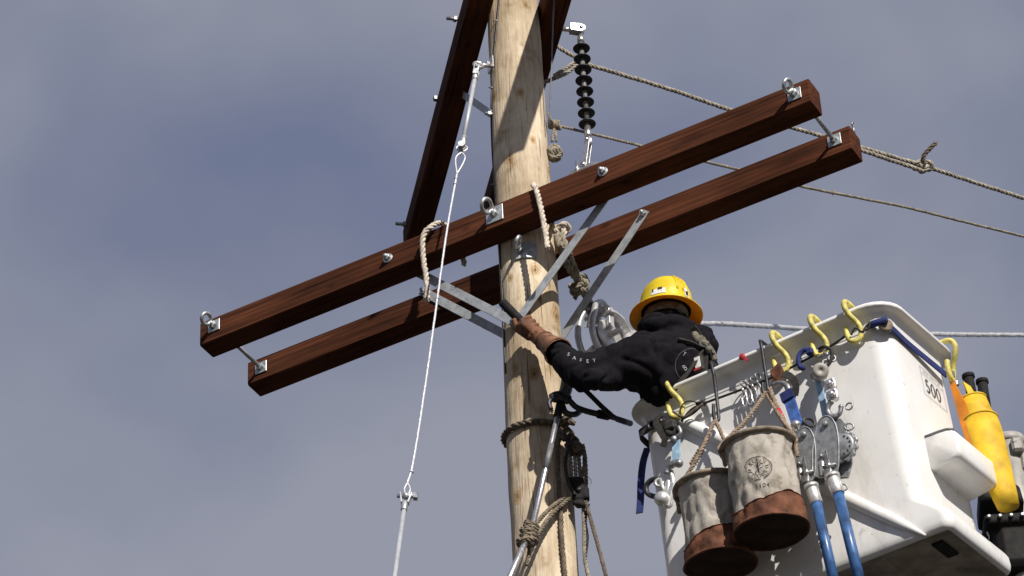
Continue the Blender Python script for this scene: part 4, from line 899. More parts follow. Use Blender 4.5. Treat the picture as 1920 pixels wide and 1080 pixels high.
# ------------------------------------------------------------------ web hoists with blue handles
FN = -BV                                          # outward from the long face
def hoist(lab, cpx, cpy, off, k, handle_pts, sleeve, big):
    c = bf(cpx, cpy, off); t_ = thing('web_hoist', lab, 'hoist', c-BK*0.15, 'web hoists with blue handles')
    dn = (bf(*handle_pts[1], off)-bf(*handle_pts[0], off)).normalized(); X = FN.cross(dn).normalized(); X = X if X.dot(_R) > 0 else -X; up = -dn
    tilt = (up*math.cos(0.25)+X*math.sin(0.25)).normalized(); tx = (X*math.cos(0.25)-up*math.sin(0.25)).normalized()
    ol = [(-0.045, -0.10), (0.035, -0.11), (0.05, -0.06), (0.048, 0.03), (0.036, 0.085), (0.010, 0.118), (-0.022, 0.112), (-0.040, 0.07), (-0.052, 0.0)]
    for s, nm in ((1, 'front_plate'), (-1, 'back_plate')):
        b = MB(); o = c+FN*(0.022*s)-tx*(0.018 if s > 0 else -0.012)
        b.plate([(x*k, y*k) for x, y in ol], o-FN*0.006, tx, tilt, 0.014 if tx.cross(tilt).dot(FN) > 0 else -0.014, 0.003 if tx.cross(tilt).dot(FN) > 0 else -0.003)
        if s > 0:
            ring = smooth([o+tx*(x*k*0.97)+tilt*(y*k*0.97)+FN*0.008 for x, y in ol], 3, True); b.tube(ring, 0.0030, 6, True)
            b.lathe([(0.012, 0), (0.012, 0.012), (0.008, 0.016)], o+tilt*(0.085*k)+FN*0.006, FN, 12); b.lathe([(0.007, 0), (0.007, 0.010)], o-tilt*(0.03*k)-tx*0.02+FN*0.006, FN, 8)
        build(nm, b, MT['hoist'], t_)
    b = MB(); wc = c+tx*(0.040*k)-tilt*0.005-FN*0.004; gear = []
    for i in range(48): a = 2*math.pi*i/48; r = (0.058 if (i//2) % 2 else 0.052)*k; gear.append((r*math.cos(a), r*math.sin(a)))
    b.plate(gear, wc+FN*0.004, tx, tilt, 0.016, 0.002); b.lathe([(0.046*k, 0.012), (0.046*k, 0.024), (0.040*k, 0.028)], wc, FN, 28)
    wh = build('ratchet_wheel', b, MT['hoist'], t_)
    for i in range(6):
        a = rad(-70+i*28); p = wc+(tx*math.cos(a)+tilt*math.sin(a))*(0.034*k)+FN*0.0285; b = MB(); b.lathe([(0.0045, 0), (0.0045, 0.001)], p, FN, 8); build('wheel_hole', b, MT['dsteel'], wh)
    b = MB(); pw = c+FN*0.036-tilt*(0.075*k)-tx*0.006; b.plate([(-0.006, -0.03), (0.012, -0.034), (0.016, -0.01), (-0.004, 0.07), (-0.010, 0.062)], pw, tx, tilt, 0.010, 0.002); b.cyl(pw-tx*0.02, pw+tx*0.035, 0.008, 8); b.box(pw-tilt*0.03+tx*0.004, (0.034, 0.03, 0.03), (tx, tilt, FN), 0.004)
    build('pawl', b, MT['steel'], t_)
    b = MB(); b.cyl(c+FN*0.03-tilt*(0.05*k)-tx*0.035, c+FN*0.03-tilt*(0.10*k)-tx*0.03, 0.012, 10, ch=0.002); b.cyl(c-FN*0.03-tilt*(0.075*k), c+FN*0.05-tilt*(0.075*k), 0.010, 10); build('spindle', b, MT['bright'], t_)
    s0, s1 = bf(*sleeve[0], off+0.035), bf(*sleeve[1], off+0.035); b = MB(); b.cyl(s0, s1, 0.025*k**0.5, 18, ch=0.003); b.lathe([(0.029*k**.5, -0.004), (0.029*k**.5, 0.012)], s0, (s1-s0), 18); build('sleeve', b, MT['alu'], t_)
    h1 = bf(*handle_pts[1], off+0.05); b = MB(); b.cyl(s1-(h1-s1).normalized()*0.01, h1, 0.0205*k**0.5, 16); build('handle', b, MT['handle'], t_)
    for px, py, R in big:
        b = MB(); b.torus(bf(px, py, off), (FN*0.9+tx*0.4), R, 0.0042, 18, 6, 1.25, tilt); build('pull_ring', b, MT['steel'], t_)
    return t_, c, tx, tilt
hA, cA, txA, tiA = hoist('left web hoist with blue handle, hung from a wide blue strap beside the canvas bucket', 1522, 858, 0.10, 1.05, ((1525, 935), (1568, 1110)), ((1521, 912), (1531, 944)), ())
hB, cB, txB, tiB = hoist('right web hoist with blue handle and toothed wheel, hung from a steel hook chain', 1563, 842, 0.10, 1.15, ((1567, 925), (1618, 1115)), ((1560, 893), (1572, 927)), ((1592, 800, 0.014), (1580, 914, 0.014)))
# straps and fittings above hoist A
b = MB(); b.ribbon(smooth([bf(1478, 742, 0.08), bf(1482, 755, 0.085), bf(1490, 780, 0.09), bf(1497, 800, 0.095)], 5), BU, 0.046, 0.012); sa = build('hanging_strap', b, MT['blue'], hA)
b = MB(); b.ribbon([bf(1474, 735, 0.085), bf(1479, 750, 0.088)], BU, 0.054, 0.022); build('strap_keeper', b, MT['navy'], sa)
b = MB(); b.lathe([(0.020, 0), (0.020, 0.02), (0.012, 0.03)], bf(1495, 799, 0.10), FN, 14); b.tube(smooth([bf(1498, 806, 0.10), bf(1505, 815, 0.10), bf(1512, 826, 0.10)], 4), 0.010, 8); build('strap_bolt', b, MT['bright'], hA)
b = MB(); b.tube(smooth([bf(1450, 722, 0.07), bf(1462, 718, 0.075), bf(1474, 722, 0.08), bf(1480, 733, 0.08), bf(1482, 745, 0.08)], 5), [0.011]*11+[0.014]*10, 8); build('top_hook', b, MT['steel'], hA)
b = MB(); b.tube(smooth([bf(1460, 684, 0.05), bf(1466, 697, 0.06), bf(1458, 712, 0.065), bf(1448, 700, 0.06), bf(1460, 684, 0.05)], 6), 0.008, 8); b.ribbon([bf(1452, 690, 0.06), bf(1457, 705, 0.065), bf(1455, 722, 0.07)], BU, 0.04, 0.008); build('leather_loop', b, MT['leather'], hA)
b = MB(); b.torus(bf(1517, 792, 0.09), (BU+FN*0.5), 0.018, 0.006, 16, 6, 1.5, BK); build('shackle', b, MT['dsteel'], hA)
# straps and fittings above hoist B
gb = bf(1538, 697, 0.085); b = MB(); ga = (FN*0.75+BU*0.45-BK*0.3).normalized(); b.lathe([(0.020, -0.05), (0.031, -0.045), (0.033, 0.02), (0.029, 0.028), (0.010, 0.029), (0.008, 0.025)], gb, ga, 20); b.box(gb-ga*0.06, (0.06, 0.05, 0.04), (BU, BV, BK), 0.01); build('swivel_barrel', b, MT['grey'], hB)
b = MB(); b.ribbon(smooth([bf(1532, 705, 0.05), bf(1540, 740, 0.05), bf(1547, 775, 0.05), bf(1551, 792, 0.055)], 5), BU, 0.026, 0.008); build('hanging_strap', b, MT['sky'], hB)
b = MB(); b.tube(smooth([bf(1520, 655, 0.05), bf(1505, 658, 0.055), bf(1497, 672, 0.06), bf(1500, 688, 0.06), bf(1508, 690, 0.06)], 5), 0.010, 8); b.box(bf(1519, 660, 0.05), (0.03, 0.03, 0.03), (BU, BV, BK), 0.006); build('snap_clip', b, MT['navy'], hB)
b = MB(); b.box(bf(1545, 668, 0.06), (0.05, 0.03, 0.016), (BU, BV, BK), 0.004); b.torus(bf(1552, 660, 0.07), FN, 0.014, 0.006, 14, 6); b.torus(bf(1560, 672, 0.07), FN+BU*0.6, 0.014, 0.005, 14, 6); b.torus(bf(1548, 680, 0.075), FN+BU*0.6, 0.012, 0.005, 14, 6); build('shackle', b, MT['steel'], hB)
for i, (px, py) in enumerate(((1557, 722), (1561, 742))):
    b = MB(); p = bf(px, py, 0.09); b.plate([(-0.022, -0.02), (0.022, -0.02), (0.026, 0), (0.022, 0.024), (-0.022, 0.024), (-0.026, 0)], p, BU, BK, 0.010, 0.004); b.lathe([(0.014, 0.008), (0.014, 0.024), (0.009, 0.027)], p, FN if BU.cross(BK).dot(FN) > 0 else BV, 14); b.lathe([(0.014, -0.03), (0.014, 0.0)], p, FN, 14); build('chain_link', b, MT['bright'], hB)
b = MB(); b.tube(smooth([bf(1561, 752, 0.09), bf(1554, 760, 0.09), bf(1552, 772, 0.09), bf(1562, 782, 0.09), bf(1574, 776, 0.09), bf(1577, 764, 0.09)], 6), [0.011]*12+[0.013]*10+[0.010]*9, 8); b.ball(bf(1577, 763, 0.09), 0.011); build('hook', b, MT['steel'], hB)
b = MB(); b.torus(bf(1592, 762, 0.09), FN, 0.0145, 0.0035, 18, 6); build('pull_ring', b, MT['steel'], hB)
b = MB(); b.torus(bf(1565, 792, 0.09), BU+FN*0.3, 0.015, 0.007, 14, 6, 1.4, BK); build('shackle', b, MT['dsteel'], hB)

# row of small snap hooks on the tie line
for i, (px, py, lab) in enumerate(((1394, 728, 'first from the left'), (1403, 725, 'second from the left'), (1412, 721, 'third from the left'), (1421, 714, 'rightmost'))):
    t_ = thing('snap_hook', 'small steel snap hook on the black line, '+lab+' of four', 'snap hook', bf(px, py+40, 0.04), 'snap hooks on the tie line')
    b = MB(); c = bf(px, py-8, 0.032); b.torus(c, BU+FN*0.3, 0.013, 0.0035, 16, 6, 1.2, BK); build('eye', b, MT['steel'], t_)
    b = MB(); c2 = bf(px+1, py+16, 0.04); b.tube(smooth([c2+BK*0.030, c2+BU*0.010+BK*0.012, c2+BU*0.010-BK*0.03, c2-BK*0.048, c2-BU*0.010-BK*0.03, c2-BU*0.010+BK*0.0], 5), 0.0045, 7); b.cyl(c2+BK*0.025, c2+BK*0.042, 0.0065, 8); hb_ = build('hook_body', b, MT['bright'] if i % 2 == 0 else MT['steel'], t_)
    b = MB(); b.cyl(c2-BU*0.010-BK*0.03, c2-BU*0.008+BK*0.02, 0.003, 6); build('gate', b, MT['ropeb'] if i % 2 else MT['steel'], t_)

# ------------------------------------------------------------------ left cluster of straps
lc = thing('strap_hoist', 'small pale blue strap hoist with chrome hooks hanging at the left end of the bucket', 'strap hoist', bf(1245, 955, 0.05))
b = MB(); b.ribbon(smooth([bf(1268, 815, 0.06), bf(1268, 838, 0.062), bf(1268, 866, 0.065)], 4), BU, 0.034, 0.010); build('hanging_strap', b, MT['sky'], lc)
b = MB(); b.tube(smooth([bf(1262, 790, 0.05), bf(1250, 797, 0.055), bf(1252, 810, 0.055), bf(1262, 815, 0.06), bf(1270, 806, 0.06)], 5), 0.013, 8); b.box(bf(1258, 800, 0.05), (0.06, 0.04, 0.05), (BU, BV, BK), 0.012); build('top_hook', b, MT['web'], lc)
b = MB(); b.tube(smooth([bf(1272, 800, 0.07), bf(1276, 812, 0.07), bf(1266, 822, 0.07)], 5), 0.009, 8); b.ball(bf(1264, 824, 0.07), 0.016); build('swivel', b, MT['steel'], lc)
b = MB(); b.tube(smooth([bf(1274, 868, 0.07), bf(1262, 870, 0.075), bf(1252, 880, 0.075), bf(1250, 888, 0.075)], 5), [0.016]*8+[0.013]*8, 10); b.ball(bf(1273, 869, 0.07), 0.018); build('elbow', b, MT['steel'], lc)
b = MB(); b.tube(smooth([bf(1258, 884, 0.06), bf(1262, 905, 0.06), bf(1258, 925, 0.06)], 4), 0.012, 8); b.cap(bf(1254, 906, 0.055), 0.016, bf(1252, 944, 0.055), 0.022, 12); b.bar(bf(1262, 905, 0.07), bf(1250, 950, 0.075), BU, 0.024, 0.014, 0.004); b.lathe([(0.028, -0.015), (0.032, 0), (0.028, 0.02), (0.012, 0.03)], bf(1242, 936, 0.08), FN, 16); b.torus(bf(1236, 905, 0.07), FN+BU*0.4, 0.016, 0.007, 14, 6); b.cyl(bf(1238, 898, 0.07), bf(1246, 926, 0.075), 0.008, 8); build('chrome_body', b, MT['alu'], lc)
b = MB(); b.tube(smooth([bf(1236, 898, 0.05), bf(1222, 900, 0.05), bf(1212, 911, 0.05), bf(1214, 925, 0.05), bf(1228, 931, 0.05), bf(1238, 926, 0.05)], 5), 0.011, 8); build('ring', b, MT['dsteel'], lc)
ws = thing('corner_sling', 'black webbing sling with a ring round the left end of the bucket', 'sling', bf(1210, 815, 0.02))
b = MB(); b.ribbon(smooth([bl(-BLn-0.012, 0.2, -0.07), bl(-BLn-0.012, 0.07, -0.065), bf(1200, 815, 0.012), bf(1212, 805, 0.02), bf(1222, 798, 0.03), bf(1240, 796, 0.04), bf(1250, 796, 0.045)], 5), BK, 0.034, 0.008); build('webbing', b, MT['web'], ws)
b = MB(); b.torus(bf(1222, 797, 0.04), FN, 0.017, 0.007, 18, 7); build('ring', b, MT['dsteel'], ws)
b = MB(); b.ribbon(smooth([atb(1214, 840, 0.62), atb(1206, 866, 0.62), atb(1202, 900, 0.62), atb(1201, 935, 0.61), atb(1199, 962, 0.6)], 5), BU+BV*0.2, 0.030, 0.005)
tag(build('hanging_strap', b, MT['navy']), 'navy blue strap end hanging at the far left side of the bucket', 'strap')

# ------------------------------------------------------------------ yellow holster with two handled tools
hs = thing('tool_holster', 'yellow vinyl tool holster hung on the short side of the bucket', 'holster', bl(0.12, 0.75, -0.8))
HC = bl(0.135, BDp+0.04, -0.18); hd_ = (at(1878, 930, HC.y)-at(1822, 752, HC.y)).normalized(); hx = (BV*0.7+BU*0.7).normalized(); hx = (hx-hd_*hx.dot(hd_)).normalized(); hy = hd_.cross(hx)
HC = at(1824, 752, HC.y)
def hring(h, rx, ry, sh=0): return [HC+hd_*h+hx*(rx*math.cos(a)+sh)+hy*(ry*math.sin(a)) for a in [2*math.pi*i/24 for i in range(24)]]
b = MB(); loft([hring(h, rx, ry, s) for h, rx, ry, s in ((0.02, 0.05, 0.05, 0), (0.0, 0.054, 0.052, 0), (-0.002, 0.058, 0.056, 0), (0.05, 0.062, 0.058, 0), (0.11, 0.068, 0.06, 0.004))], b); build('upper_cup', b, MT['vinyl'], hs)
b = MB(); loft([hring(h, rx, ry, s) for h, rx, ry, s in ((0.115, 0.064, 0.058, 0.0), (0.098, 0.074, 0.066, 0.004), (0.16, 0.076, 0.064, 0.006), (0.26, 0.072, 0.056, 0.006), (0.36, 0.065, 0.05, 0.006), (0.46, 0.055, 0.045, 0.008), (0.53, 0.046, 0.04, 0.010))], b, True); build('lower_pocket', b, MT['vinyl'], hs)
b = MB(); b.tube(hring(0.0, 0.0585, 0.0565), 0.004, 6, True); build('hem', b, MT['vinyl'], hs)
b = MB(); b.tube(hring(0.1, 0.0745, 0.0665, 0.004), 0.0045, 6, True); build('hem', b, MT['vinyl'], hs)
e0, e1_ = bl(0.03, HY+0.01, -0.07), bl(0.10, HY+0.02, -0.5); b = MB()
b.plate([(0, 0), (0.016, 0.0), (0.050, -0.13), (0.062, -0.28), (0.085, -0.42), (0.03, -0.42), (0.008, -0.2)], bl(0.022, BDp-0.05, -0.07), BU, BK, 0.010, 0.002); build('side_panel', b, MT['orange'], hs)
b = MB(); b.plate([(0, 0.0), (0.03, -0.02), (0.085, -0.16), (0.10, -0.32), (0.06, -0.44), (0.05, -0.25), (0.02, -0.10)], bl(0.075, BDp-0.045, -0.09), (BV*0.8+BU*0.6).normalized(), BK, 0.006, 0.002); build('back_panel', b, MT['vinyl'], hs)
b = MB(); b.bar(bl(0.05, HY+0.005, -0.03), bl(0.035, BDp-0.045, -0.09), BV, 0.016, 0.005); b.box(bl(0.04, BDp-0.045, -0.088), (0.03, 0.02, 0.022), (BU, BV, BK), 0.004); build('hanging_tab', b, MT['bright'], hs)
for (x0, y0, x1, y1), lab in (((1815, 703, 1824, 752), 'left black tool handle standing in the yellow holster, the taller of two'), ((1841, 713, 1848, 760), 'right black tool handle standing in the yellow holster, the shorter of two')):
    a_, b_2 = at(x0, y0, HC.y-0.01), at(x1, y1, HC.y); t_ = thing('handled_tool', lab, 'tool', b_2, 'tools in the yellow holster')
    b = MB(); dv = (b_2-a_).normalized(); b.cyl(a_+dv*0.012, b_2+dv*0.02, 0.0215, 16); b.lathe([(0.022, -0.002), (0.026, 0.0), (0.027, 0.014), (0.022, 0.018)], a_, dv, 16)
    build('grip', b, MT['rubber'], t_)
    b = MB(); b.cyl(b_2, b_2+dv*0.15, 0.011, 10); build('shank', b, MT['bright'], t_)

# ------------------------------------------------------------------ gear lower on the pole
z_r = on_pole(990, 790).z
b = MB(); Rr = pole_r(z_r)+0.013
def ploop(z, dz, a0, a1, n=36, ex=0.0): return [V((math.cos(a)*(Rr+ex), math.sin(a)*(Rr+ex), z+dz*math.sin(a-0.4))) for a in [lerp(a0, a1, i/n) for i in range(n+1)]]
b.rope(ploop(z_r, 0.018, rad(-40), rad(320)), 0.0135); kp = V((math.cos(rad(-40))*Rr, math.sin(rad(-40))*Rr, z_r)); b.rope(smooth(trefoil(kp+V((0.01, -0.02, 0)), 0.034), 2, True), 0.012)
b.rope(smooth([kp, on_pole(1048, 815, 0.02), at(1066, 826, -0.12)], 5), 0.012)
tag(build('pole_sling', b, MT['roped']), 'dark brown rope tied once round the pole below the lineman', 'rope')
tk = thing('tackle_block', 'black rope tackle block hanging by knotted rope at the right of the pole', 'pulley block', at(1086, 950, -0.10))
b = MB()
for x, y, R in ((1074, 832, 0.030), (1082, 846, 0.026), (1066, 822, 0.022)): b.rope(smooth(trefoil(at(x, y, -0.12), R, (V((0.8, 0, 0.6)), V((-0.6, 0, 0.8)), V((0, -1, 0)))), 2, True), 0.0095)
b.rope(coil(at(1080, 842, -0.12), V((0.2, 0, -1)), 0.022, 3, 0.016), 0.0095); build('lashing', b, MT['roped'], tk)
b = MB()
for dx in (-9, -1, 7): b.rope([at(1078+dx, 850, -0.11-0.01*(dx == -1)), at(1082+dx, 905, -0.11)], 0.0085)
build('falls', b, MT['ropeg'], tk)
b = MB(); tb = at(1086, 925, -0.10); b.box(tb, (0.060, 0.05, 0.105), None, 0.016); b.box(tb+V((-0.012, -0.005, 0.055)), (0.072, 0.045, 0.035), None, 0.01); b.box(tb+V((0.0, 0, -0.05)), (0.045, 0.04, 0.04), None, 0.012); b.box(tb+V((0.026, -0.005, -0.012)), (0.03, 0.045, 0.06), None, 0.008); b.cap(tb+V((-0.02, -0.02, -0.06)), 0.012, tb+V((0.02, -0.02, -0.075)), 0.010)
r3, _n = remesh(b, 0.004, 1); bd = build('block_body', r3, MT['rubber'], tk)
b = MB(); b.cyl(tb+V((0, -0.035, 0)), tb+V((0, 0.035, 0)), 0.012, 12); build('axle_pin', b, MT['dsteel'], bd)
for nm, lab, mt, r, pts in (
    ('fall_line', 'brown rope falling close along the right edge of the pole', 'roped', 0.0105, [on_pole(1050, 806, 0.02), on_pole(1046, 850, 0.02), on_pole(1047, 900, 0.02), on_pole(1051, 960, 0.02), on_pole(1054, 1020, 0.02), on_pole(1062, 1100, 0.02)]),
    ('fall_line', 'grey rope rising beside the tackle block at the right of the pole', 'ropeg', 0.0085, ats((1092, 832, -0.08), (1097, 855, -0.07), (1099, 890, -0.06), (1099, 915, -0.06))),
    ('fall_line', 'two-tone rope dropping straight below the tackle block', 'ropeg', 0.0085, ats((1094, 940, -0.1), (1095, 985, -0.1), (1096, 1040, -0.1), (1101, 1070, -0.1), (1108, 1110, -0.1))),
    ('fall_line', 'dark rope slanting down to the right from the tackle block', 'roped', 0.0085, ats((1098, 940, -0.12), (1108, 975, -0.13), (1122, 1025, -0.14), (1142, 1100, -0.16)))):
    if pts[-1].z < at(1100, 1050, -0.1).z: tail_ = [pts[-1]+(pts[-1]-pts[-2]).normalized()*3]
    else: tail_ = []
    b = MB(); b.rope(smooth(pts, 8)+tail_, r); tag(build(nm, b, MT[mt]), lab, 'rope')
b = MB(); b.tube(smooth(ats((1103, 895, -0.08), (1108, 900, -0.08), (1107, 910, -0.08), (1102, 913, -0.08)), 5), 0.0012, 5); build('loose_strand', b, MT['ropeg'], tk)
stk = thing('support_stick', 'shiny aluminium stick leaning on the pole, lashed with rope', 'stick', at(940, 1118, -0.42))
s_a, s_b, s_c = at(1049, 764, -0.31), at(996, 1000, -0.32), at(940, 1118, -0.42)
b = MB(); b.cyl(s_a, s_b, 0.0112, 16, ch=0.002); build('upper_section', b, MT['bright'], stk)
b = MB(); b.cyl(at(999, 985, -0.30), s_c, 0.0130, 16, ch=0.002); build('lower_section', b, MT['bright'], stk)
b = MB(); b.cyl(s_a-(s_b-s_a).normalized()*0.02, s_a+(s_b-s_a).normalized()*0.05, 0.017, 12, ch=0.003); build('end_cap', b, MT['rubber'], stk)
b = MB(); b.cyl(lerp(s_a, s_b, 0.30), lerp(s_a, s_b, 0.50), 0.0122, 14); build('sleeve', b, MT['grayrod'], stk)  # shadowed stretch of the stick, put in as a darker grey tube
b = MB(); lm_ = at(993, 1001, -0.315); dL = (s_b-s_a).normalized(); b.rope(coil(lm_, dL, 0.024, 6, 0.017), 0.0095); b.rope(coil(lm_+dL*0.015, dL+V((0.2, 0, 0)), 0.029, 3, 0.02), 0.0095); b.rope(smooth(trefoil(lm_+dL*0.045+V((-0.01, -0.01, 0)), 0.03), 2, True), 0.0095)
b.rope(smooth([lm_, at(1003, 985, -0.28), at(1030, 955, -0.2), at(1058, 933, -0.14)], 6), 0.0095); b.rope(smooth([lm_+dL*0.03, at(1006, 1005, -0.27), at(1028, 973, -0.2), at(1044, 955, -0.17), at(1068, 934, -0.12)], 6), 0.0095)
b.rope(smooth([lm_+dL*0.04, at(992, 1030, -0.29), at(988, 1062, -0.28)], 5), 0.008)
tag(build('stick_lashing', b, MT['ropem']), 'grey rope wound round the aluminium stick and tied off to the tackle block', 'rope')
lev = thing('hooked_bar', 'black hooked bar with red band reaching from the pole to the bucket', 'tool', at(1100, 772, -0.05))
b = MB(); pts = smooth(ats((1034, 768, -0.34), (1030, 756, -0.34), (1037, 746, -0.34), (1050, 743, -0.33), (1066, 750, -0.29), (1080, 763, -0.26), (1100, 771, -0.22), (1125, 777, -0.19)), 6)
b.tube(pts, [0.006]+[0.011]*10+[0.022]*14+[0.013]*18, 10, flat=0.8); b.tube(smooth(ats((1050, 750, -0.30), (1060, 734, -0.27), (1064, 712, -0.23)), 5), [0.026]*11, 10); b.tube(smooth(ats((1052, 750, -0.30), (1060, 773, -0.28), (1078, 777, -0.24), (1090, 768, -0.17)), 5), 0.013, 8)  # hook enlarged and set forward to cast a shadow on the pole
build('bar', b, MT['dsteel'], lev)
b = MB(); b.cyl(at(1122, 776, -0.20), at(1140, 780, -0.15), 0.019, 12, ch=0.003); build('socket', b, MT['rubber'], lev)
b = MB(); b.cyl(at(1138, 780, -0.155), at(1160, 787, -0.10), 0.010, 10); build('red_band', b, MT['red'], lev)
b = MB(); b.cyl(at(1158, 786, -0.105), at(1182, 794, -0.01), 0.013, 10); build('tail', b, MT['dsteel'], lev)
b = MB(); b.tube(smooth(ats((1090, 725, -0.36), (1108, 742, -0.33), (1128, 762, -0.28), (1146, 778, -0.22), (1170, 792, -0.06)), 6), 0.0095, 8)
for p in resample(smooth(ats((1090, 725, -0.36), (1108, 742, -0.33), (1128, 762, -0.28), (1146, 778, -0.22)), 6), 0.012): b.ball(p, 0.0112, n=8, k=6)
tag(build('ribbed_hose', b, MT['rubber']), 'short black ribbed hose hanging under the lineman and entering the bucket', 'hose')

# ------------------------------------------------------------------ lineman in the bucket
SH = atb(1204, 655, 0.24); RS = atb(1312, 645, 0.56); EL = atb(1090, 703, 0.10, 0.951); WR = at(1038, 652, -0.31)
HDC = atb(1247, 590, 0.47); NECK = atb(1256, 625, 0.47)
floor = -1.0
PEL = bl(-0.98, 0.35, -0.09); FL = bl(-1.03, 0.26, floor+0.02); FR_ = bl(-0.90, 0.42, floor+0.02); CH = (SH+RS)/2-KK*0.09
face = V((-0.55, 0.72, 0.12)).normalized()       # where he looks
sdv = (RS-SH).normalized(); fwd = KK.cross(sdv).normalized(); fwd = fwd if fwd.dot(V((0, 1, 0))) > 0 else -fwd
HIPL, HIPR = PEL-sdv*0.09-KK*0.02, PEL+sdv*0.09-KK*0.02
KNL, KNR = (HIPL+FL)/2+fwd*0.05, (HIPR+FR_)/2+fwd*0.05
REL = RS-KK*0.22+fwd*0.16+sdv*0.05; RWR = REL+fwd*0.10-sdv*0.10+KK*0.20
man = thing('person', 'lineman in black hoodie, yellow hard hat and leather glove working from the bucket', 'person', (FL+FR_)/2-BK*0.02)
b = MB()
b.ball(HDC, 0.1, (0.78, 0.95, 1.15), (sdv, face, KK)); b.cap(HDC-KK*0.07+face*0.02, 0.055, HDC-KK*0.09+face*0.07, 0.03); b.cap(HDC+face*0.095-KK*0.005, 0.012, HDC+face*0.112-KK*0.03, 0.014)
hs_ = face.cross(KK).normalized()
for s in (-1, 1): b.ball(HDC+hs_*(0.078*s)-KK*0.01, 0.028, (0.35, 0.7, 1.1), (hs_, face, KK)); b.ball(HDC+face*0.088+hs_*(0.032*s)+KK*0.012, 0.012)
b.cap(HDC+face*0.093-KK*0.062-hs_*0.02, 0.007, HDC+face*0.093-KK*0.062+hs_*0.02, 0.007)
b.cap(HDC-KK*0.08, 0.055, NECK-KK*0.03, 0.06); b.cap(SH.lerp(RS, 0.15), 0.06, SH.lerp(RS, 0.85), 0.06); b.cap(CH, 0.13, PEL, 0.125)
b.cap(SH, 0.05, EL, 0.042); b.cap(EL, 0.042, WR, 0.028); b.cap(RS, 0.05, REL, 0.042); b.cap(REL, 0.042, RWR, 0.028)
# right hand, out of sight in front of him: palm, four bent fingers and a thumb
hdir = (RWR-REL).normalized(); hsd = hdir.cross(KK).normalized(); pm_ = RWR+hdir*0.06; b.cap(RWR, 0.028, pm_, 0.03)
for i, ln in enumerate((0.030, 0.036, 0.034, 0.026)):
    o = pm_+hsd*(0.020*(i-1.5))+hdir*0.03; k1 = o+hdir*ln-KK*0.008; k2 = k1+hdir*ln*0.6-KK*0.022; b.cap(o-hdir*0.02, 0.0095, o, 0.0095, 10); b.cap(o, 0.009, k1, 0.0085, 10); b.cap(k1, 0.0085, k2, 0.0075, 10)
b.cap(pm_-hdir*0.03-hsd*0.02, 0.011, pm_-hsd*0.052+hdir*0.01, 0.010, 10); b.cap(pm_-hsd*0.052+hdir*0.01, 0.010, pm_-hsd*0.05+hdir*0.04-KK*0.015, 0.0085, 10)
# left hand inside the glove: closed on the tool
h_a, h_b = at(941, 566, -0.25), at(992, 618, -0.23); hax = (h_b-h_a).normalized()
PALM = at(1008, 630, -0.225); b.cap(WR, 0.028, PALM, 0.026)
b.cap(HIPL, 0.085, KNL, 0.06); b.cap(KNL, 0.06, FL+BK*0.07, 0.042); b.cap(HIPR, 0.085, KNR, 0.06); b.cap(KNR, 0.06, FR_+BK*0.07, 0.042)
for f_ in (FL, FR_): b.cap(f_+BK*0.04-fwd*0.05, 0.042, f_+BK*0.03+fwd*0.14, 0.034)
body, _n = remesh(b, 0.009, 3); build('body', body, MT['skin'], man)
# trousers
b = MB(); b.cap(PEL+KK*0.05, 0.135, PEL-KK*0.06, 0.14)
b.cap(HIPL, 0.10, KNL, 0.075); b.cap(KNL, 0.075, FL+BK*0.08, 0.062); b.cap(HIPR, 0.10, KNR, 0.075); b.cap(KNR, 0.075, FR_+BK*0.08, 0.062)
for f_ in (FL, FR_): b.cap(f_+BK*0.045-fwd*0.05, 0.050, f_+BK*0.035+fwd*0.15, 0.042)
tr, _n = remesh(b, 0.014, 5); build('trousers', tr, MT['trouser'], man)
# hoodie
b = MB(); back = -fwd
b.cap(SH.lerp(RS, 0.08)-KK*0.012, 0.082, SH.lerp(RS, 0.92)-KK*0.012, 0.078, 20)
b.ball((SH+RS)/2-KK*0.11+fwd*0.03, 0.19, (1.02, 0.72, 0.95), (sdv, fwd, KK)); b.ball((SH+RS)/2-KK*0.05+back*0.03, 0.19, (1.0, 0.6, 0.7), (sdv, fwd, KK))
b.cap(CH-KK*0.02, 0.160, PEL+KK*0.05, 0.150, 20); b.ball(PEL+KK*0.05, 0.175, (0.98, 0.80, 0.75), (sdv, fwd, KK))
b.cap(SH-KK*0.005, 0.085, SH.lerp(EL, 0.45), 0.080, 18); b.cap(SH.lerp(EL, 0.45), 0.080, EL, 0.074, 18); b.cap(EL, 0.074, EL.lerp(WR, 0.55), 0.064, 18); b.cap(EL.lerp(WR, 0.55), 0.060, WR.lerp(EL, 0.10), 0.043, 18)
b.cap(SH-KK*0.08+sdv*0.04+fwd*0.02, 0.095, SH.lerp(EL, 0.4)-KK*0.03, 0.07, 18)
b.cap(atb(1112, 712, 0.14), 0.055, atb(1162, 704, 0.32), 0.066, 18); b.cap(atb(1162, 704, 0.32), 0.066, atb(1208, 700, 0.52), 0.08, 18)
b.cap(RS, 0.082, REL, 0.07, 18); b.cap(REL, 0.07, RWR, 0.045, 18)
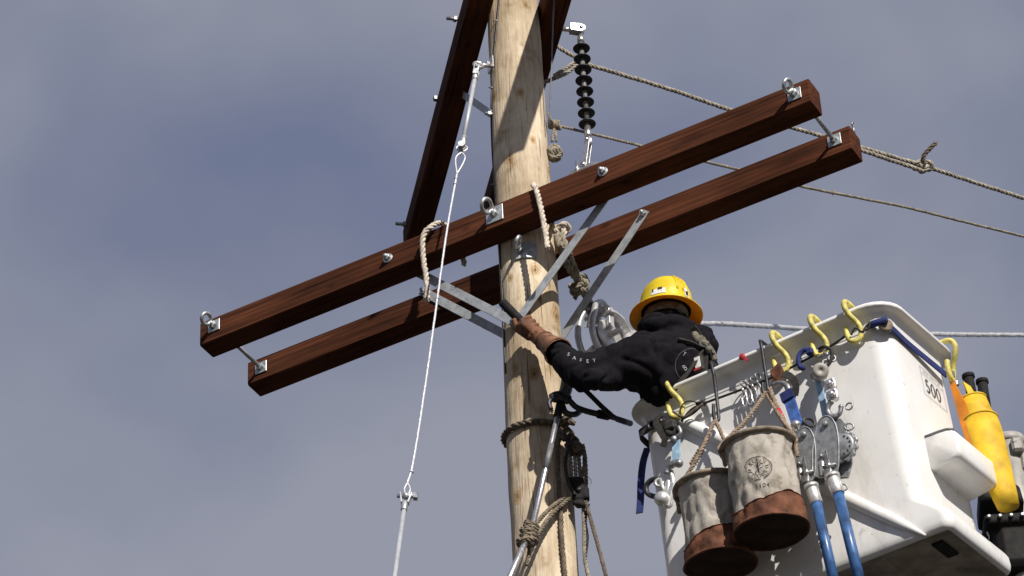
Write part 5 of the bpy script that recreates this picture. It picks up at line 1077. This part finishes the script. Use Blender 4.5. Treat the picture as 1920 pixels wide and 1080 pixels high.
# hood bunched round the neck
hc = NECK-KK*0.022; hring_ = []
for i in range(20):
    a = 2*math.pi*i/20; dz = 0.020*math.cos(a)-0.012*math.sin(a)
    hring_.append(hc+face*(0.088*math.cos(a)-0.012)+hs_*(0.115*math.sin(a))+KK*(dz))
b.tube(hring_, [0.046-0.012*math.cos(2*math.pi*i/20) for i in range(20)], 12, True)
b.cap(hc-face*0.075-KK*0.03, 0.058, hc-face*0.06+hs_*0.07-KK*0.03, 0.05, 16); b.cap(hc-face*0.075-KK*0.03, 0.058, hc-face*0.06-hs_*0.07-KK*0.03, 0.052, 16); b.cap(hc-face*0.09-KK*0.03, 0.055, hc-face*0.105-KK*0.10, 0.035, 16)
hd2, nr = remesh(b, 0.0065, 14, 0.5)
axA = (EL-SH).normalized(); axB = (WR-EL).normalized()
for i, v in enumerate(hd2.v):
    q = v-SH; f1 = noise.noise(V((q.dot(axA)*16, q.dot(sdv)*5, q.z*8)))
    wv_ = abs(noise.noise(V((v.x*7+v.z*5, v.y*7-v.z*5, v.z*9-v.x*6))))
    big = noise.noise(V((v.x*4.2, v.y*4.2, v.z*3.1+4)))
    w2_ = abs(noise.noise(V((v.x*15-v.z*9, v.y*13+v.z*4, v.z*17+v.x*8))))
    hd2.v[i] = v+nr[i]*(0.004*f1-0.011*max(0, 0.30-wv_)/0.30-0.002*max(0, 0.25-w2_)/0.25+0.008*big)
hoodie = build('hoodie', hd2, MT['hood'], man)
HB = BVHTree.FromPolygons([tuple(v) for v in hd2.v], hd2.f)
def onh(px, py, off=0.002):
    d = ray(px, py); h = HB.ray_cast(CAM, d)
    if h[0] is None: return None
    n = h[1] if h[1].dot(d) < 0 else -h[1]
    return h[0]+n*off
def onh_poly(pts2, name, mt, parent):            # flat print laid on the cloth
    P = [onh(x, y) for x, y in pts2]
    if any(p is None for p in P): return None
    b = MB(); b.add(P, [tuple(range(len(P)))], False); return b
def cloth_text(tx, px, py, size, ang, sx=1.0):
    v2, f2 = text2d(tx, size); ca, sa = math.cos(ang), math.sin(ang); P = []
    for x, y in v2:
        p = onh(px+(x*sx*ca-y*sa), py-(x*sx*sa+y*ca)); 
        if p is None: return
        P.append(p)
    b = MB(); b.add(P, f2, False); build('sleeve_print' if px < 1200 else 'back_print', b, MT['printg'], hoodie)
cloth_text('B', 1284, 690, 15, rad(35), 0.8); cloth_text('Y', 1283, 664, 12, rad(-30), 0.6)
for i, (cx_, cy_) in enumerate(((1066, 665), (1077, 672), (1089, 676), (1102, 678), (1114, 676))): cloth_text("SAFEY"[i], cx_, cy_, 9, rad(-18+i*7), 1.1)
rp = [onh(1296+30*math.cos(a), 686+32*math.sin(a), 0.001) for a in [rad(130+i*12) for i in range(14)]]; rp = [p for p in rp if p is not None]
if len(rp) > 4: b = MB(); b.tube(rp, 0.0014, 5); build('back_print', b, MT['inkg'], hoodie)
# hair
b = MB(); b.ball(HDC+KK*0.012-face*0.012, 0.1, (0.84, 0.97, 1.06), (hs_, face, KK)); b.ball(HDC-face*0.05-KK*0.06, 0.062, (1.05, 0.7, 0.9), (hs_, face, KK)); build('hair', b, MT['hair'], man)
# hard hat with full brim
hax_ = (KK*0.985-V((0.0, 1, 0))*0.0+(-_F.cross(V((0, 0, 1))).normalized())*0.0).normalized()
hat_c = atb(1249, 586, 0.46); rt = V((1, 0, 0)); hax_ = (KK+V((0, -1, 0))*0.03+rt*0.07).normalized(); hfw = (face-hax_*face.dot(hax_)).normalized()
prof = [(0.112, -0.006), (0.128, -0.012), (0.150, -0.021), (0.160, -0.026), (0.1625, -0.024), (0.161, -0.020), (0.150, -0.013), (0.130, -0.001), (0.121, 0.006), (0.1185, 0.018), (0.117, 0.045), (0.111, 0.080), (0.098, 0.112), (0.078, 0.136), (0.050, 0.152), (0.022, 0.158), (0.002, 0.159)]
b = MB(); b.lathe(prof, hat_c, hax_, 48, 0.93, hfw)
b2_ = b.f.pop(-2); b.sm.pop(-2)                    # leave the shell open below
vsn = []
for ang in (-0.22, 0, 0.22):
    pts = [hat_c+hax_*(h+0.002)+(hfw*math.cos(ang*(1 if s > 0 else -1))*s+hax_.cross(hfw)*math.sin(ang)*1.0)*(r*0.985) for s in (1, -1) for r, h in (prof[9:] if s > 0 else prof[:8:-1])]
    b.tube(pts[1:-1], 0.006, 8, flat=0.6)
hm = MT['hat'].node_tree; pb_ = hm.nodes['Principled BSDF']; tb_ = hm.nodes.new('ShaderNodeBsdfTranslucent'); tb_.inputs['Color'].default_value = (0.92, 0.36, 0.01, 1); ms_ = hm.nodes.new('ShaderNodeMixShader'); ms_.inputs[0].default_value = 0.24
hm.links.new(pb_.outputs[0], ms_.inputs[1]); hm.links.new(tb_.outputs[0], ms_.inputs[2]); hm.links.new(ms_.outputs[0], [n for n in hm.nodes if n.type == 'OUTPUT_MATERIAL'][0].inputs[0])
hat = build('hard_hat', b, MT['hat'], man)
b = MB(); b.lathe([(0.110, -0.004), (0.110, 0.02), (0.105, 0.07), (0.07, 0.12), (0.01, 0.14)], hat_c, hax_, 32, 0.93, hfw); b.f.pop(-2); b.sm.pop(-2); build('lining', b, MT['hatin'], hat)
b = MB(); hring3 = [hat_c+hax_*(-0.03)+(hfw*math.cos(a)+hax_.cross(hfw)*math.sin(a)*0.9)*0.098 for a in [2*math.pi*i/28 for i in range(28)]]; b.ribbon(hring3+[hring3[0]], hax_, 0.034, 0.004); b.ball(hat_c-hfw*0.105-hax_*0.045, 0.018, (1.4, 0.7, 1), (hs_, hfw, hax_)); build('suspension_band', b, MT['webg'], hat)
def on_hat(th, h, off=0.0015):
    for (r0, h0), (r1, h1) in zip(prof[9:], prof[10:]):
        if h0 <= h <= h1: r = lerp(r0, r1, (h-h0)/(h1-h0)); break
    else: r = 0.118
    return hat_c+hax_*h+(hfw*math.cos(th)+hax_.cross(hfw)*math.sin(th)*0.93)*(r+off)
# which side of the hat faces the viewer
vth = math.atan2((CAM-hat_c).dot(hax_.cross(hfw)), (CAM-hat_c).dot(hfw))
def patch(t0, t1, h0, h1, off, mt, nm, par):
    b = MB(); n = 6; vs = [on_hat(lerp(t0, t1, i/n), h, off) for h in (h0, (h0+h1)/2, h1) for i in range(n+1)]
    b.add(vs, [(j*(n+1)+i, j*(n+1)+i+1, (j+1)*(n+1)+i+1, (j+1)*(n+1)+i) for j in range(2) for i in range(n)], True); return build(nm, b, mt, par)
sg = 1 if (on_hat(vth+0.2, 0.03)-on_hat(vth, 0.03)).dot(_R) > 0 else -1
stk_ = patch(vth-sg*0.62, vth-sg*0.05, 0.020, 0.046, 0.002, MT['print'], 'sticker', hat); patch(vth-sg*0.35, vth-sg*0.18, 0.040, 0.052, 0.0035, MT['ink'], 'sticker_print', stk_)
patch(vth-sg*0.58, vth-sg*0.52, 0.034, 0.050, 0.0035, MT['ink'], 'sticker_print', stk_)
s2_ = patch(vth+sg*0.72, vth+sg*0.95, 0.024, 0.066, 0.002, MT['print'], 'sticker', hat); patch(vth+sg*0.76, vth+sg*0.90, 0.03, 0.05, 0.0035, MT['ink'], 'sticker_print', s2_)
# gauntlet glove closed round the tool
b = MB(); ec = (-_F-hax*(-_F).dot(hax)).normalized(); ep = hax.cross(ec); ep = ep if ep.dot(_U) > 0 else -ep
b.cap(WR.lerp(PALM, 0.25), 0.040, PALM, 0.037, 16); b.ball(PALM, 0.045, (1.0, 0.75, 0.85), (hax, ep, ec)); b.cap(PALM, 0.036, h_b+ec*0.026-hax*0.01, 0.028, 16)
for i, (ln, rr_) in enumerate(((0.95, 0.0112), (1.0, 0.0118), (0.97, 0.0114), (0.85, 0.0105))):
    o = h_b-hax*(0.034-0.0245*i)+ep*0.002; ch_ = []
    for k in range(7): a = rad(lerp(35, -215*ln, k/6)); ch_.append(o+(ec*math.cos(a)-ep*math.sin(a))*(0.033+0.002*(k % 2))*(1 if k else 1.05)+hax*(-0.006*k/6))
    for p_, q_ in zip(ch_, ch_[1:]): b.cap(p_, rr_, q_, rr_*0.97, 10)
th0 = PALM-hax*0.02-ep*0.028+ec*0.01; th1 = h_b-hax*0.035-ep*0.034+ec*0.012; th2 = h_b-hax*0.068-ep*0.018+ec*0.020; b.cap(th0, 0.017, th1, 0.0145, 12); b.cap(th1, 0.0145, th2, 0.0125, 12)
gl, nr = remesh(b, 0.0030, 1, 0.4)
for i, v in enumerate(gl.v): gl.v[i] = v+nr[i]*(0.0018*noise.noise(v*55)+0.002*noise.noise(v*22))
glo = build('glove', gl, MT['glove'], man)
b = MB(); g0_, g1_ = PALM.lerp(WR, 0.35), WR.lerp(EL, 0.18); gd = (g1_-g0_); L_ = gd.length
b.lathe([(0.034, 0.0), (0.040, 0.012), (0.043, L_*0.35), (0.052, L_*0.7), (0.060, L_), (0.0605, L_+0.004), (0.056, L_+0.002), (0.046, L_*0.6), (0.036, L_*0.2)], g0_, gd, 28); b.f.pop(-2); b.sm.pop(-2)
for i, v in enumerate(b.v): b.v[i] = v+V((noise.noise(v*25), noise.noise(v*25+V((9, 0, 0))), noise.noise(v*25+V((0, 9, 0)))))*0.006
cu = build('gauntlet_cuff', b, MT['glovep'], glo)
for hh_, rr2 in ((0.10, 0.0415), (0.96, 0.0605)):
    b = MB(); b.torus(g0_+gd*hh_, gd, rr2, 0.0032, 28, 6); build('cuff_welt', b, MT['glove'], cu)
# harness over the right shoulder
hn = []
for pts, wd, mt, nm in (([(1296, 618), (1306, 632), (1313, 650), (1318, 672), (1316, 700), (1308, 722)], 0.042, 'web', 'harness_strap'), ([(1270, 640), (1290, 645), (1312, 655)], 0.03, 'web', 'harness_strap'), ([(1262, 730), (1282, 705), (1300, 680), (1314, 655)], 0.03, 'web', 'harness_strap')):
    P = [onh(x, y, 0.006) for x, y in pts]; P = [p for p in P if p is not None]
    if len(P) > 2: b = MB(); b.ribbon(smooth(P, 6), BU, wd, 0.005); build(nm, b, MT[mt], man)
hp = onh(1316, 650, 0.02) or at(1318, 650, 0.36)
hY = hp.y-0.01
b = MB(); b.tube(smooth([at(1302, 628, hY), at(1312, 640, hY-0.02), at(1326, 648, hY-0.03), at(1336, 662, hY-0.03), at(1340, 676, hY-0.02)], 6), [0.018]*12+[0.013]*13, 10); b.ball(at(1313, 640, hY-0.02), 0.026); b.ball(at(1330, 656, hY-0.03), 0.018); build('shock_pack', b, MT['webg'], man)
b = MB(); b.torus(at(1320, 645, hY-0.03), V((0.4, -1, 0.2)), 0.020, 0.006, 16, 6); b.tube(smooth([at(1322, 640, hY-0.03), at(1330, 648, hY-0.04), at(1338, 664, hY-0.04)], 5), 0.006, 8); build('harness_ring', b, MT['dsteel'], man)
b = MB(); b.ribbon(smooth([at(1328, 655, hY-0.02), at(1336, 675, hY), at(1346, 700, hY+0.05), at(1350, 730, hY+0.12)], 5), V((1, 0, 0)), 0.030, 0.006); build('lanyard', b, MT['web'], man)
b = MB(); p_ = onh(1307, 684, 0.012) or at(1307, 684, hY); b.box(p_, (0.05, 0.02, 0.075), (BU, BV, BK), 0.006); bx_ = build('harness_pad', b, MT['web'], man)
b = MB(); b.box(p_-BV*0.012+BU*0.004, (0.026, 0.003, 0.05), (BU, BV, BK), 0.001); build('care_label', b, MT['print'], bx_)
b = MB(); b.box(p_-BV*0.012-BU*0.003-BK*0.03, (0.03, 0.004, 0.008), (BU, BV, BK), 0.001); build('red_tag', b, MT['red'], bx_)
# the tool in his hand
tl_ = thing('hand_tool', 'short black rubber handled tool held in the leather glove against the pole', 'tool', h_b)
b = MB(); b.cyl(h_a, h_b+hax*0.025, 0.0195, 16, ch=0.003)
for i in range(9): b.torus(lerp(h_a, h_b, 0.08+0.07*i), hax, 0.0192, 0.0016, 14, 5)
build('grip', b, MT['rubber'], tl_)
b = MB(); b.cyl(h_b+hax*0.015, h_b+hax*0.035, 0.014, 10, ch=0.003); build('pommel', b, MT['dsteel'], tl_)

# loose straps and small fittings among the hooks
b = MB(); b.ribbon(smooth([bf(1470, 700, 0.075), bf(1484, 708, 0.085), bf(1492, 722, 0.085), bf(1490, 742, 0.08)], 5), BU, 0.030, 0.006)
tag(build('leather_tab', b, MT['web']), 'dark folded leather tab hanging above the wide blue strap', 'strap')
b = MB(); b.tube(smooth([bf(1535, 655, 0.06), bf(1546, 650, 0.07), bf(1560, 658, 0.075), bf(1558, 676, 0.08), bf(1548, 690, 0.085)], 6), 0.007, 8)
tag(build('rope_tail', b, MT['cord']), 'short black cord tail hanging beside the grey swivel barrel', 'cord')
b = MB(); b.ribbon(smooth([bf(1240, 778, 0.05), bf(1230, 790, 0.055), bf(1236, 806, 0.06), bf(1246, 822, 0.06), bf(1243, 838, 0.055)], 5), BU, 0.026, 0.006)
tag(build('strap_tail', b, MT['web']), 'short black strap tail hanging below the hook nearest the pole', 'strap')
b = MB(); b.tube(smooth([bf(1262, 772, 0.06), bf(1282, 782, 0.06), bf(1300, 770, 0.05), bf(1318, 757, 0.04)], 5), 0.0055, 7)
tag(build('cord_bight', b, MT['roped']), 'thin brown cord bight between the nearest hook and the knot', 'cord')

# extra black straps and rope ends in the tangle right of the pole
for pts, mt, r, lab in ((((1058, 812, -0.14), (1066, 835, -0.15), (1060, 868, -0.15), (1066, 905, -0.14), (1078, 928, -0.13)), 'cord', 0.008, 'black cord drooping from the pole sling to the tackle block'),
                        (((1076, 838, -0.14), (1094, 846, -0.13), (1096, 872, -0.12), (1090, 898, -0.12)), 'roped', 0.009, 'dark rope bight at the right of the tackle block lashing'),
                        (((1104, 945, -0.1), (1098, 975, -0.1), (1102, 1010, -0.1), (1098, 1050, -0.1), (1104, 1100, -0.1)), 'cord', 0.0055, 'thin black cord dropping below the tackle block')):
    b = MB(); b.rope(smooth(ats(*pts), 7), r); tag(build('rope_end', b, MT[mt]), lab, 'rope')
